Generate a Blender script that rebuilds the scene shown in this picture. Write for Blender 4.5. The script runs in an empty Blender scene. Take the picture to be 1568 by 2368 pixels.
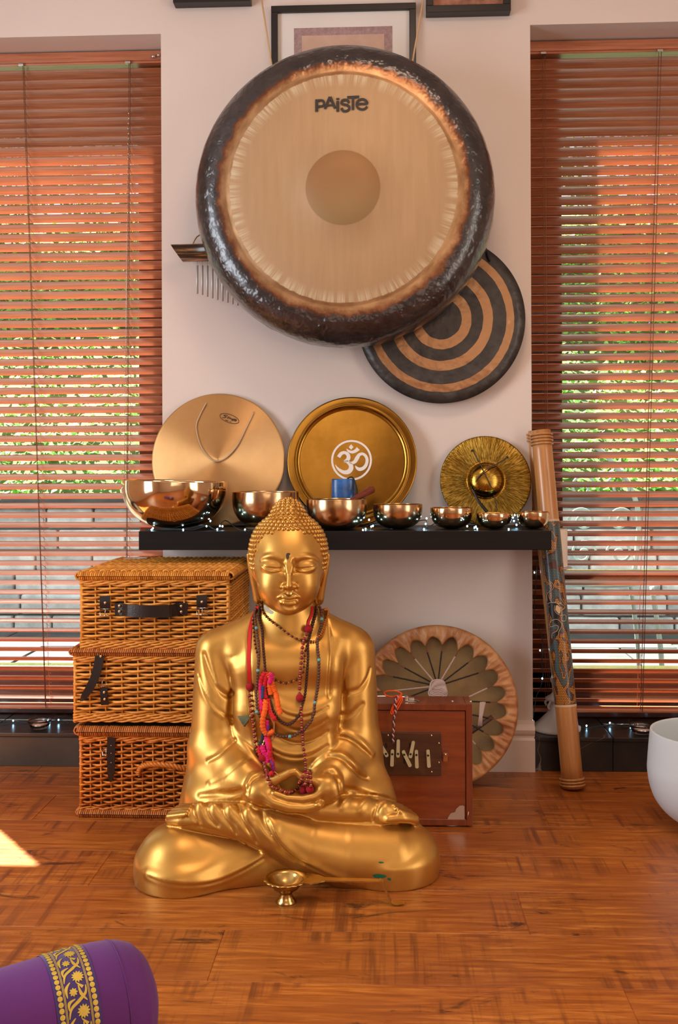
import bpy, bmesh, math, random
import numpy as np
from mathutils import Vector, Matrix, noise
random.seed(7); np.random.seed(7)
SC = bpy.context.scene
COL = SC.collection
PI = math.pi
# ------------------------------------------------------------------ camera
FPX, CX, HY = 2350.0, 784.0, 1075.0          # focal length, centre column and horizon row of the 1568 x 2368 frame
YAW, ROLL = math.radians(2.58), -0.004
CAM = Vector((0.0, -2.96, 0.886))
cam_data = bpy.data.cameras.new('camera'); cam = bpy.data.objects.new('camera', cam_data); COL.objects.link(cam)
cam_data.sensor_fit = 'VERTICAL'; cam_data.sensor_height = 23.68
cam_data.lens = FPX / 2368.0 * 23.68
cam_data.shift_y = -(1184.0 - HY) / 2368.0
cam_data.clip_start = 0.05; cam_data.clip_end = 200
MROT = (Matrix.Rotation(YAW, 4, 'Z') @ Matrix.Rotation(PI / 2, 4, 'X') @ Matrix.Rotation(ROLL, 4, 'Z'))
cam.matrix_world = Matrix.Translation(CAM) @ MROT
SC.camera = cam
# ------------------------------------------------------------------ world, sun, lamps, exposure
SC.view_settings.view_transform = 'Standard'; SC.view_settings.look = 'None'
SC.view_settings.exposure = 0.0; SC.view_settings.gamma = 1.0; SC.view_settings.use_curve_mapping = False
wd = bpy.data.worlds.new('sky'); SC.world = wd; wd.use_nodes = True
bg = wd.node_tree.nodes['Background']; bg.inputs[0].default_value = (0.80, 0.92, 1.0, 1); bg.inputs[1].default_value = 1.9
def lamp(name, kind, loc, rot, energy, color, size=None, size_y=None):
    d = bpy.data.lights.new(name, kind); d.energy = energy; d.color = color
    if kind == 'AREA':
        d.shape = 'RECTANGLE'; d.size = size; d.size_y = size_y or size
    o = bpy.data.objects.new(name, d); o.location = loc; o.rotation_euler = rot; COL.objects.link(o); return o
sd = Vector((-0.63 * 0.53, 0.78 * 0.53, 0.85)).normalized()       # towards the sun, high over the garden
sun = lamp('sun', 'SUN', (0, 0, 5), (0, 0, 0), 46.0, (1.0, 0.95, 0.86)); sun.data.angle = 0.009
sun.rotation_euler = sd.to_track_quat('Z', 'Y').to_euler()
# daylight through the big side windows of the room, behind and beside the camera, and the warm ceiling lamp
lamp('window_light_left', 'AREA', (-2.27, -1.9, 1.25), (0, -PI / 2, 0), 62, (0.82, 0.91, 1.0), 1.7, 1.1)
lamp('window_light_right', 'AREA', (2.17, -2.3, 1.25), (0, PI / 2, 0), 28, (1.0, 0.93, 0.84), 1.9, 1.1)
lamp('window_light_rear', 'AREA', (0.5, -4.45, 1.5), (PI / 2, 0, 0), 13, (1.0, 0.80, 0.64), 1.8, 1.2)
lamp('ceiling_light', 'AREA', (0.1, -1.3, 2.47), (0, 0, 0), 12, (1.0, 0.70, 0.50), 0.5, 0.5)
SC.cycles.max_bounces = 8; SC.cycles.diffuse_bounces = 4; SC.cycles.glossy_bounces = 4
SC.cycles.transparent_max_bounces = 10; SC.cycles.caustics_reflective = False; SC.cycles.caustics_refractive = False
SC.cycles.sample_clamp_indirect = 4.0
SC.cycles.use_denoising = True
# ------------------------------------------------------------------ picture-to-room helpers
R3 = MROT.to_3x3()
def ray(px, py):
    return (R3 @ Vector(((px - CX) / FPX, (HY - py) / FPX, -1.0)))
def U(px, py, Y):
    d = ray(px, py); return CAM + d * ((Y - CAM.y) / d.y)
def G(px, py, z=0.0):
    d = ray(px, py); return CAM + d * ((z - CAM.z) / d.z)
def W(px, Y):        # x of a picture column at depth Y
    return U(px, HY, Y).x
def Z(py, Y, px=890):
    return U(px, py, Y).z
# ------------------------------------------------------------------ materials
def srgb(*c):
    return tuple((v / 255 / 12.92) if v <= 10 else ((v / 255 + 0.055) / 1.055) ** 2.4 for v in c)
MATS = {}
class NT:
    def __init__(s, name):
        m = bpy.data.materials.new(name); m.use_nodes = True; s.m = m; s.t = m.node_tree; s.N = s.t.nodes
        s.N.clear(); s.out = s.N.new('ShaderNodeOutputMaterial'); s.b = s.N.new('ShaderNodeBsdfPrincipled')
        s.t.links.new(s.b.outputs[0], s.out.inputs[0]); MATS[name] = m
    def L(s, a, b): s.t.links.new(a, b)
    def set(s, k, v):
        i = s.b.inputs[k]
        if hasattr(v, 'node'): s.L(v, i)
        elif isinstance(v, tuple): i.default_value = (*v[:3], 1) if len(i.default_value) == 4 else v
        else: i.default_value = v
    def node(s, typ, ins=None, **kw):
        n = s.N.new(typ)
        for k, v in kw.items(): setattr(n, k, v)
        for k, v in (ins or {}).items():
            i = n.inputs[k]
            if hasattr(v, 'node'): s.L(v, i)
            elif isinstance(v, tuple) and len(v) == 3 and getattr(i, 'type', '') == 'RGBA': i.default_value = (*v, 1)
            else: i.default_value = v
        return n
    def co(s, kind='Object', scale=(1, 1, 1), loc=(0, 0, 0), rot=(0, 0, 0)):
        c = s.node('ShaderNodeTexCoord'); m = s.node('ShaderNodeMapping', {'Vector': c.outputs[kind], 'Scale': scale, 'Location': loc, 'Rotation': rot}); return m.outputs[0]
    def noise(s, vec, scale=5, detail=3, rough=0.5, dist=0.0):
        return s.node('ShaderNodeTexNoise', {'Vector': vec, 'Scale': scale, 'Detail': detail, 'Roughness': rough, 'Distortion': dist}).outputs[0]
    def ramp(s, fac, stops, interp='LINEAR'):
        r = s.node('ShaderNodeValToRGB', {'Fac': fac}); cr = r.color_ramp; cr.interpolation = interp
        while len(cr.elements) > 1: cr.elements.remove(cr.elements[0])
        cr.elements[0].position = stops[0][0]; cr.elements[0].color = (*stops[0][1], 1)
        for p, c in stops[1:]:
            e = cr.elements.new(p); e.color = (*c, 1)
        return r.outputs[0]
    def mix(s, fac, a, b, mode='MIX'):
        n = s.N.new('ShaderNodeMix'); n.data_type = 'RGBA'; n.blend_type = mode
        for i, v in ((0, fac), (6, a), (7, b)):
            if hasattr(v, 'node'): s.L(v, n.inputs[i])
            else: n.inputs[i].default_value = (*v, 1) if isinstance(v, tuple) else v
        return n.outputs[2]
    def math(s, op, a, b=0.0, c=None):
        n = s.N.new('ShaderNodeMath'); n.operation = op
        for i, v in enumerate((a, b) if c is None else (a, b, c)):
            if hasattr(v, 'node'): s.L(v, n.inputs[i])
            else: n.inputs[i].default_value = v
        return n.outputs[0]
    def bump(s, h, strength=0.3, dist=0.01):
        n = s.node('ShaderNodeBump', {'Height': h, 'Strength': strength, 'Distance': dist}); s.L(n.outputs[0], s.b.inputs['Normal'])
def M(name, col=(0.5, 0.5, 0.5), rough=0.5, metal=0.0, var=0.0, vscale=8, stretch=(1, 1, 1), bump=0.0, bscale=60, bdist=0.002, coat=0.0, emit=None, estr=1.0, sub=0.0, trans=0.0, sheen=0.0, alpha=None, rvar=0.0):
    if name in MATS: return MATS[name]
    n = NT(name); n.set('Roughness', rough); n.set('Metallic', metal)
    if var > 0:
        v = n.co('Object', stretch); f = n.noise(v, vscale, 5, 0.6)
        n.set('Base Color', n.ramp(f, [(0.3, tuple(c * (1 - var) for c in col)), (0.7, tuple(min(1, c * (1 + var)) for c in col))]))
        if rvar: n.set('Roughness', n.math('MULTIPLY_ADD', f, rvar, rough - rvar / 2))
    else: n.set('Base Color', col)
    if bump > 0: n.bump(n.noise(n.co('Object', stretch), bscale, 4, 0.55), bump, bdist)
    if coat: n.set('Coat Weight', coat); n.set('Coat Roughness', 0.12)
    if emit: n.set('Emission Color', emit); n.set('Emission Strength', estr)
    if sub: n.set('Subsurface Weight', sub); n.set('Subsurface Radius', (0.02, 0.012, 0.008))
    if trans: n.set('Transmission Weight', trans)
    if sheen: n.set('Sheen Weight', sheen)
    return n.m
# ------------------------------------------------------------------ mesh builder
def catmull(pts, n=6, closed=False):
    P = [Vector(p) for p in pts]; out = []; m = len(P)
    if m < 3 and not closed:
        return [P[0].lerp(P[-1], i / n) for i in range(n + 1)]
    rng = m if closed else m - 1
    for i in range(rng):
        if closed: p0, p1, p2, p3 = P[(i - 1) % m], P[i], P[(i + 1) % m], P[(i + 2) % m]
        else: p0, p1, p2, p3 = P[max(i - 1, 0)], P[i], P[i + 1], P[min(i + 2, m - 1)]
        for j in range(n):
            t = j / n
            out.append(0.5 * ((2 * p1) + (p2 - p0) * t + (2 * p0 - 5 * p1 + 4 * p2 - p3) * t * t + (3 * p1 - p0 - 3 * p2 + p3) * t ** 3))
    if not closed: out.append(P[-1].copy())
    return out
def resample(pts, step):
    out = [Vector(pts[0])]; acc = 0.0
    for a, b in zip(pts[:-1], pts[1:]):
        a = Vector(a); b = Vector(b); L = (b - a).length
        while acc + L >= step and L > 1e-9:
            t = (step - acc) / L; a = a.lerp(b, t); out.append(a.copy()); L = (b - a).length; acc = 0.0
        acc += L
    return out
class MB:
    def __init__(s): s.v = []; s.f = []; s.sm = []; s.uv = None
    def add(s, vs, fs, smooth=True):
        o = len(s.v); s.v += [tuple(v) for v in vs]; s.f += [tuple(i + o for i in f) for f in fs]; s.sm += [smooth] * len(fs); return s
    def box(s, a, b, bev=0.0, M_=None):
        x0, y0, z0 = a; x1, y1, z1 = b
        if bev <= 0:
            vs = [(x, y, z) for z in (z0, z1) for y in (y0, y1) for x in (x0, x1)]
            fs = [(0, 2, 3, 1), (4, 5, 7, 6), (0, 1, 5, 4), (2, 6, 7, 3), (0, 4, 6, 2), (1, 3, 7, 5)]
        else:
            bm = bmesh.new(); bmesh.ops.create_cube(bm, size=1)
            for v in bm.verts: v.co = Vector((x0 + (v.co.x + .5) * (x1 - x0), y0 + (v.co.y + .5) * (y1 - y0), z0 + (v.co.z + .5) * (z1 - z0)))
            bmesh.ops.bevel(bm, geom=bm.edges[:], offset=bev, segments=2, affect='EDGES', profile=0.5)
            bm.verts.index_update(); vs = [v.co.copy() for v in bm.verts]; fs = [[v.index for v in f.verts] for f in bm.faces]; bm.free()
        if M_ is not None: vs = [M_ @ Vector(v) for v in vs]
        return s.add(vs, fs, False)
    def tube(s, pts, r, n=8, closed=False, cap=True, flat=1.0, up=None, smooth=True):
        P = [Vector(p) for p in pts]; m = len(P)
        if m < 2: return s
        rr = r if isinstance(r, (list, tuple)) else [r] * m
        if len(rr) != m: rr = [rr[0] + (rr[-1] - rr[0]) * i / (m - 1) for i in range(m)]
        vs = []; fs = []; prev = None
        for i in range(m):
            if closed: t = P[(i + 1) % m] - P[(i - 1) % m]
            else: t = P[min(i + 1, m - 1)] - P[max(i - 1, 0)]
            if t.length < 1e-9: t = Vector((0, 0, 1))
            t.normalize()
            if up is not None: u = Vector(up); u = u - t * u.dot(t)
            elif prev is None:
                u = Vector((0, 0, 1)) if abs(t.z) < 0.9 else Vector((1, 0, 0)); u = u - t * u.dot(t)
            else: u = prev - t * prev.dot(t)
            if u.length < 1e-6: u = t.orthogonal()
            u.normalize(); prev = u; w = t.cross(u)
            for k in range(n):
                a = 2 * PI * k / n; vs.append(P[i] + (w * math.cos(a) + u * math.sin(a) * flat) * rr[i])
        rng = m if closed else m - 1
        for i in range(rng):
            for k in range(n):
                a = i * n + k; b = i * n + (k + 1) % n; c = ((i + 1) % m) * n + (k + 1) % n; d = ((i + 1) % m) * n + k
                fs.append((a, b, c, d))
        if cap and not closed:
            fs.append(tuple(reversed(range(n)))); fs.append(tuple((m - 1) * n + k for k in range(n)))
        return s.add(vs, fs, smooth)
    def lathe(s, prof, n=48, M_=None, closed_prof=False, a0=0.0, a1=2 * PI, fn=None, smooth=True):
        full = abs(a1 - a0 - 2 * PI) < 1e-6; c = n if full else n + 1; vs = []; fs = []
        for (r, z) in prof:
            for k in range(c):
                a = a0 + (a1 - a0) * k / n; p = Vector((r * math.cos(a), r * math.sin(a), z))
                if fn: p = fn(p, a, r, z)
                vs.append(M_ @ p if M_ is not None else p)
        m = len(prof)
        for i in range(m if closed_prof else m - 1):
            for k in range(n):
                k2 = (k + 1) % c; i2 = (i + 1) % m
                q = (i * c + k, i * c + k2, i2 * c + k2, i2 * c + k)
                ri, ri2 = prof[i][0], prof[i2][0]
                if ri < 1e-7 and ri2 < 1e-7: continue
                if ri < 1e-7: q = (i * c + k, i2 * c + k2, i2 * c + k)
                elif ri2 < 1e-7: q = (i * c + k, i * c + k2, i2 * c + k)
                fs.append(q)
        return s.add(vs, fs, smooth)
    def ball(s, c, r, n=10, m=6, sc=(1, 1, 1), M_=None):
        prof = [(max(0.0, math.sin(PI * i / m)), -math.cos(PI * i / m)) for i in range(m + 1)]
        T = Matrix.Translation(Vector(c)) @ (M_ or Matrix()) @ Matrix.Diagonal((r * sc[0], r * sc[1], r * sc[2], 1))
        prof[0] = (0, -1); prof[-1] = (0, 1)
        return s.lathe(prof, n, T)
    def prism(s, poly, depth, M_=None, smooth=False):     # poly: 2D outline in local xz plane, extruded towards +y
        n = len(poly); vs = [Vector((x, 0, z)) for x, z in poly] + [Vector((x, depth, z)) for x, z in poly]
        if M_ is not None: vs = [M_ @ v for v in vs]
        fs = [tuple(range(n)), tuple(reversed(range(n, 2 * n)))] + [(i, i + n, (i + 1) % n + n, (i + 1) % n) for i in range(n)]
        return s.add(vs, fs, smooth)
    def strip(s, L, R, thick=0.0, nrm=(0, -1, 0)):          # band between two polylines
        n = len(L); nv = Vector(nrm) * thick; vs = [Vector(p) for p in L] + [Vector(p) for p in R]
        fs = [(i, i + 1, n + i + 1, n + i) for i in range(n - 1)]
        if thick:
            vs += [v + nv for v in vs[:2 * n]]; m = 2 * n
            fs += [(m + i, m + n + i, m + n + i + 1, m + i + 1) for i in range(n - 1)]
            fs += [(i, m + i, m + i + 1, i + 1) for i in range(n - 1)] + [(n + i, n + i + 1, m + n + i + 1, m + n + i) for i in range(n - 1)]
            fs += [(0, n, m + n, m), (n - 1, m + n - 1, m + 2 * n - 1, 2 * n - 1)]
        return s.add(vs, fs, False)
def empty(name, loc, label=None, cat=None, group=None, rz=0.0):
    o = bpy.data.objects.new(name, None); COL.objects.link(o); o.location = loc; o.rotation_euler = (0, 0, rz); o.empty_display_size = 0.05
    return tag(o, label, cat, group)
def tag(o, label=None, cat=None, group=None, kind=None):
    if label: o['label'] = label
    if cat: o['category'] = cat
    if group: o['group'] = group
    if kind: o['kind'] = kind
    return o
def wmat(o):
    m = Matrix.LocRotScale(o.location, o.rotation_euler, o.scale)
    return (wmat(o.parent) @ m) if o.parent else m
def mesh_of(mb, name, mat):
    me = bpy.data.meshes.new(name); me.from_pydata([tuple(v) for v in mb.v], [], mb.f)
    me.polygons.foreach_set('use_smooth', mb.sm); me.materials.append(mat); me.update(); return me
def obj(name, mb, mat, parent=None, label=None, cat=None, group=None, kind=None, local=False, loc=None):
    """links mb as ONE mesh object; vertices in world space unless local"""
    if isinstance(mb, MB) and parent is not None and not local:
        inv = wmat(parent).inverted(); mb.v = [tuple(inv @ Vector(v)) for v in mb.v]
    if parent is None and not local and loc is not None:
        mb.v = [tuple(Vector(v) - Vector(loc)) for v in mb.v]
    me = mesh_of(mb, name, mat) if isinstance(mb, MB) else mb
    o = bpy.data.objects.new(name, me); COL.objects.link(o)
    if parent is not None: o.parent = parent
    elif loc is not None: o.location = loc
    return tag(o, label, cat, group, kind)
def inst(name, me, parent, loc, rot=(0, 0, 0), sc=(1, 1, 1)):
    o = bpy.data.objects.new(name, me); COL.objects.link(o); o.parent = parent; o.location = loc; o.rotation_euler = rot; o.scale = sc; return o
def copy_tree(o, parent=None):
    c = o.copy(); COL.objects.link(c); c.parent = parent
    for ch in list(o.children): copy_tree(ch, c)
    return c
# ================================================================== THE ROOM
XL, XR = W(376, 0), W(1230, 0)               # pier edges
ZSL, ZSR = Z(80, 0, 300), Z(56, 0, 1300)     # window heads
SILL = Z(1703, 0, 1300)                      # top of the stone plinths
WT = 0.31                                    # wall thickness
wallm = NT('wall_paint'); wv = wallm.co('Object')
wallm.set('Base Color', wallm.ramp(wallm.noise(wv, 1.7, 3), [(0.3, (0.66, 0.575, 0.52)), (0.7, (0.71, 0.62, 0.565))])); wallm.set('Roughness', 0.75)
wallm.bump(wallm.noise(wallm.co('Object', (1, 1, 0.35)), 45, 4), 0.12, 0.002)
WM = MATS['wall_paint']
white = M('white_gloss_paint', (0.80, 0.72, 0.66), 0.35)
mb = MB()
X0, X1, ZC = -2.3, 2.2, 2.5
mb.box((XL, 0, 0), (XR, WT, ZC)); mb.box((X0 - .2, 0, 0), (-2.18, WT, ZC)); mb.box((1.75, 0, 0), (X1 + .2, WT, ZC))
mb.box((-2.18, 0, ZSL), (XL, WT, ZC)); mb.box((XR, 0, ZSR), (1.75, WT, ZC))
obj('wall_back', mb, WM, kind='structure')
warm = M('side_wall_paint', (0.62, 0.46, 0.34), 0.8)
obj('wall_left', MB().box((X0 - .2, -4.6, 0), (X0, 0, ZC)), warm, kind='structure')
obj('wall_right', MB().box((X1, -4.6, 0), (X1 + .2, 0, ZC)), warm, kind='structure')
obj('wall_rear', MB().box((X0 - .2, -4.8, 0), (X1 + .2, -4.6, ZC)), warm, kind='structure')
obj('ceiling', MB().box((X0 - .2, -4.8, ZC), (X1 + .2, WT, ZC + .1)), M('ceiling_paint', (0.7, 0.62, 0.55), 0.8), kind='structure')
# baseboard with an ogee moulding on the pier
bz0, bz1 = Z(1783, -.015), Z(1668, -.015)
def baseboard(x0, x1):
    b = MB(); t = 0.016; h = Z(1668, -.012, 1200)
    prof = [(0, 0), (-t, 0), (-t, h * .62), (-t * .55, h * .66), (-t * .5, h * .70), (-t * .95, h * .76), (-t * 1.1, h * .83), (-t * .7, h * .90), (-t * .35, h * .93), (-t * .3, h), (0, h)]
    n = len(prof); vs = [(x0, y, z) for y, z in prof] + [(x1, y, z) for y, z in prof]
    fs = [(i, i + 1, n + i + 1, n + i) for i in range(n - 1)] + [tuple(range(n)), tuple(reversed(range(n, 2 * n)))]
    return b.add(vs, fs, False)
obj('baseboard_back', baseboard(XL, XR + .004), white, kind='structure')
# floor: sub-floor slab and every laminate plank
fl = obj('floor', MB().box((X0, -4.6, -0.06), (X1, WT, -0.009)), M('subfloor', (0.05, 0.02, 0.01), 0.9), kind='structure')
n = NT('laminate_plank'); oi = n.node('ShaderNodeObjectInfo'); tc = n.node('ShaderNodeTexCoord')
off = n.node('ShaderNodeVectorMath', {0: tc.outputs['Object']}, operation='ADD')
cmb = n.node('ShaderNodeCombineXYZ', {'X': n.math('MULTIPLY', oi.outputs['Random'], 37.0), 'Y': n.math('MULTIPLY', oi.outputs['Random'], 91.0), 'Z': 0.0}); n.L(cmb.outputs[0], off.inputs[1])
V0 = off.outputs[0]
def mp(sc, rot=(0, 0, 0)): return n.node('ShaderNodeMapping', {'Vector': V0, 'Scale': sc, 'Rotation': rot}).outputs[0]
grain = n.noise(mp((2.2, 26, 1)), 3.0, 8, 0.62, 0.6)
fine = n.noise(mp((6, 160, 1)), 3.0, 4, 0.6)
blot = n.noise(mp((2.0, 5.0, 1)), 1.6, 4, 0.6, 0.3)
c1 = n.ramp(grain, [(0.30, (0.19, 0.044, 0.006)), (0.46, (0.36, 0.100, 0.012)), (0.60, (0.53, 0.175, 0.025)), (0.76, (0.69, 0.28, 0.055))])
c1 = n.mix(n.ramp(fine, [(0.42, (0.5,) * 3), (0.54, (0.0,) * 3)]), c1, (0.27, 0.072, 0.016))
c1 = n.mix(n.ramp(blot, [(0.36, (0.55,) * 3), (0.56, (0.0,) * 3)]), c1, (0.30, 0.080, 0.018))
# saw marks slanting over the boards
sw = n.noise(mp((48, 1.6, 1), (0, 0, 0.30)), 1.0, 3, 0.6)
swm = n.noise(mp((2.4, 4.5, 1)), 1.5, 2, 0.5)
f = n.math('MULTIPLY', n.ramp(sw, [(0.50, (0,) * 3), (0.66, (1,) * 3)]), n.ramp(swm, [(0.46, (0,) * 3), (0.56, (0.9,) * 3)]))
c1 = n.mix(f, c1, (0.15, 0.038, 0.009))
# dark worn knots
kn = n.noise(mp((5, 13, 1)), 1.0, 5, 0.7, 1.0)
c1 = n.mix(n.ramp(kn, [(0.60, (0,) * 3), (0.68, (0.9,) * 3)]), c1, (0.045, 0.013, 0.005))
hue = n.node('ShaderNodeHueSaturation', {'Color': c1, 'Value': n.math('MULTIPLY_ADD', oi.outputs['Random'], 0.22, 0.92)})
n.set('Base Color', hue.outputs[0]); n.set('Roughness', n.math('MULTIPLY_ADD', grain, 0.18, 0.27)); n.set('Specular IOR Level', 0.55)
n.bump(grain, 0.08, 0.002)
PW, PL, rng = 0.193, 1.285, random.Random(3)
def plank_mesh(L, Wd):
    b = MB(); e = 0.0008; g = 0.0022
    b.box((0, 0, -0.009), (L - e, Wd - e, 0), 0); return mesh_of(b, 'plank', MATS['laminate_plank'])
pm = {}
def plank(x0, x1, y0, y1):
    k = (round(x1 - x0, 3), round(y1 - y0, 3))
    if k not in pm:
        b = MB(); L, Wd = k; c = 0.0012
        vs = [(0, 0, -.009), (L, 0, -.009), (L, Wd, -.009), (0, Wd, -.009), (0, 0, -c), (L, 0, -c), (L, Wd, -c), (0, Wd, -c), (c, c, 0), (L - c, c, 0), (L - c, Wd - c, 0), (c, Wd - c, 0)]
        fs = [(0, 1, 5, 4), (1, 2, 6, 5), (2, 3, 7, 6), (3, 0, 4, 7), (4, 5, 9, 8), (5, 6, 10, 9), (6, 7, 11, 10), (7, 4, 8, 11), (8, 9, 10, 11)]
        pm[k] = mesh_of(b.add(vs, fs, False), 'plank', MATS['laminate_plank'])
    inst('plank', pm[k], fl, (x0, y0, 0))
row = 0; y = -PW * 0.35
ys = [(y, 0.0)]
while y > -4.4: ys.append((y - PW, y)); y -= PW
for i, (ya, yb) in enumerate(ys):
    x = X0 - [0, .45, .9, .25, .7][i % 5] * PL * 1.0
    while x < X1:
        a, b = max(x, X0), min(x + PL, X1)
        if b - a > .03: plank(a, b, ya, yb)
        x += PL
# stone plinths below the windows
n = NT('black_slate'); v = n.co('Object')
cb = n.ramp(n.noise(v, 6, 6, 0.6), [(0.3, (0.010, 0.009, 0.008)), (0.7, (0.035, 0.031, 0.028))])
w = n.noise(n.co('Object', (1.3, 1.3, 2.2), (2.2, 0, .3)), 2.6, 2, 0.4, 1.4)
vein = n.ramp(n.math('ABSOLUTE', n.math('SUBTRACT', w, 0.5)), [(0.0, (1,) * 3), (0.0035, (0,) * 3)])
n.set('Base Color', n.mix(n.math('MULTIPLY', vein, 0.5), cb, (0.45, 0.42, 0.38))); n.set('Roughness', 0.28); n.bump(n.noise(v, 30, 4), 0.15, 0.003)
SL = MATS['black_slate']; grout = M('slate_grout', (0.13, 0.12, 0.105), 0.9)
n = NT('brown_slate'); v = n.co('Object')
n.set('Base Color', n.ramp(n.noise(v, 4, 6, 0.6), [(0.3, (0.035, 0.026, 0.018)), (0.7, (0.085, 0.066, 0.047))])); n.set('Roughness', 0.42); n.bump(n.noise(v, 22, 4), 0.2, 0.003)
def plinth(num, x0, x1, joints, fm):
    t = obj('trim_%d' % num, MB().box((x0, .006, 0), (x1, WT, SILL - .006)), grout, kind='structure')
    js = [x0] + joints + [x1]; e = .0012
    for a, b in zip(js[:-1], js[1:]):
        obj('front_tile', MB().box((a + e, -0.004, 0.0), (b - e, .012, SILL - .0135), .0008), fm, t)
        obj('sill_tile', MB().box((a + e, -0.010, SILL - .012), (b - e, WT - .06, SILL), .002), SL, t)
plinth(1, XR + .001, 1.75, [W(1414, 0), W(1414, 0) + .33, W(1414, 0) + .66], SL)
plinth(2, -2.18, XL - .001, [-1.74, -1.18], MATS['brown_slate'])
# ---------------- windows
mahog = M('mahogany_frame', (0.050, 0.012, 0.006), 0.22, var=0.3, vscale=6, stretch=(1, 1, 8), coat=0.4)
g = NT('window_glass'); g.N.remove(g.b); tr = g.node('ShaderNodeBsdfTransparent', {'Color': (0.97, 1.0, 0.98)}); gl = g.node('ShaderNodeBsdfGlossy', {'Roughness': 0.02})
lw = g.node('ShaderNodeLayerWeight', {'Blend': 0.5}); mx = g.node('ShaderNodeMixShader', {0: g.math('MULTIPLY_ADD', g.math('POWER', lw.outputs['Facing'], 5.0), 0.7, 0.02)}); g.L(tr.outputs[0], mx.inputs[1]); g.L(gl.outputs[0], mx.inputs[2]); g.L(mx.outputs[0], g.out.inputs[0])
GY = 0.25
def window(num, x0, x1, z1, stiles, rails):
    wn = empty('window_%d' % num, ((x0 + x1) / 2, GY, SILL)); wn['kind'] = 'structure'
    b = MB(); y0, y1 = GY - .03, GY + .03
    b.box((x0, y0, z1 - .055), (x1, y1, z1)); b.box((x0, y0, SILL), (x1, y1, Z(1540, GY)), .004)
    for a, c in stiles: b.box((a, y0, SILL), (c, y1, z1), .004)
    for a, c in rails: b.box((x0, y0 - .01, a), (x1, y1, c), .006)
    obj('window_frame', b, mahog, wn)
    obj('pane', MB().box((x0 + .01, GY - .003, Z(1540, GY)), (x1 - .01, GY + .003, z1 - .05)), MATS['window_glass'], wn)
window(1, -2.18, XL, ZSL, [(-2.18, -2.10), (W(327, GY), XL), (-1.50, -1.47)], [])
window(2, XR, 1.75, ZSR, [(XR, W(1298, GY)), (1.66, 1.75)], [(Z(1338, GY), Z(1318, GY))])
# ---------------- wooden venetian blinds
n = NT('blind_wood'); oi = n.node('ShaderNodeObjectInfo'); tc = n.node('ShaderNodeTexCoord')
cmb = n.node('ShaderNodeCombineXYZ', {'X': n.math('MULTIPLY', oi.outputs['Random'], 31.0)}); ad = n.node('ShaderNodeVectorMath', {0: tc.outputs['Object'], 1: cmb.outputs[0]}, operation='ADD')
m_ = n.node('ShaderNodeMapping', {'Vector': ad.outputs[0], 'Scale': (2.5, 60, 60)}).outputs[0]
f = n.noise(m_, 2.2, 5, 0.6)
n.set('Base Color', n.ramp(f, [(0.3, (0.32, 0.088, 0.032)), (0.7, (0.56, 0.205, 0.092))])); n.set('Roughness', 0.38); n.set('Coat Weight', .6); n.set('Coat Roughness', 0.22); n.set('Specular IOR Level', .7)
BW = MATS['blind_wood']; cordm = M('blind_cord', (0.20, 0.075, 0.035), 0.8); nick = M('nickel', (0.7, 0.68, 0.64), 0.25, 1.0)
BY = 0.14; PITCH = 22.42 / FPX * (2.96 + BY); TILT = math.radians(27)
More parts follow.
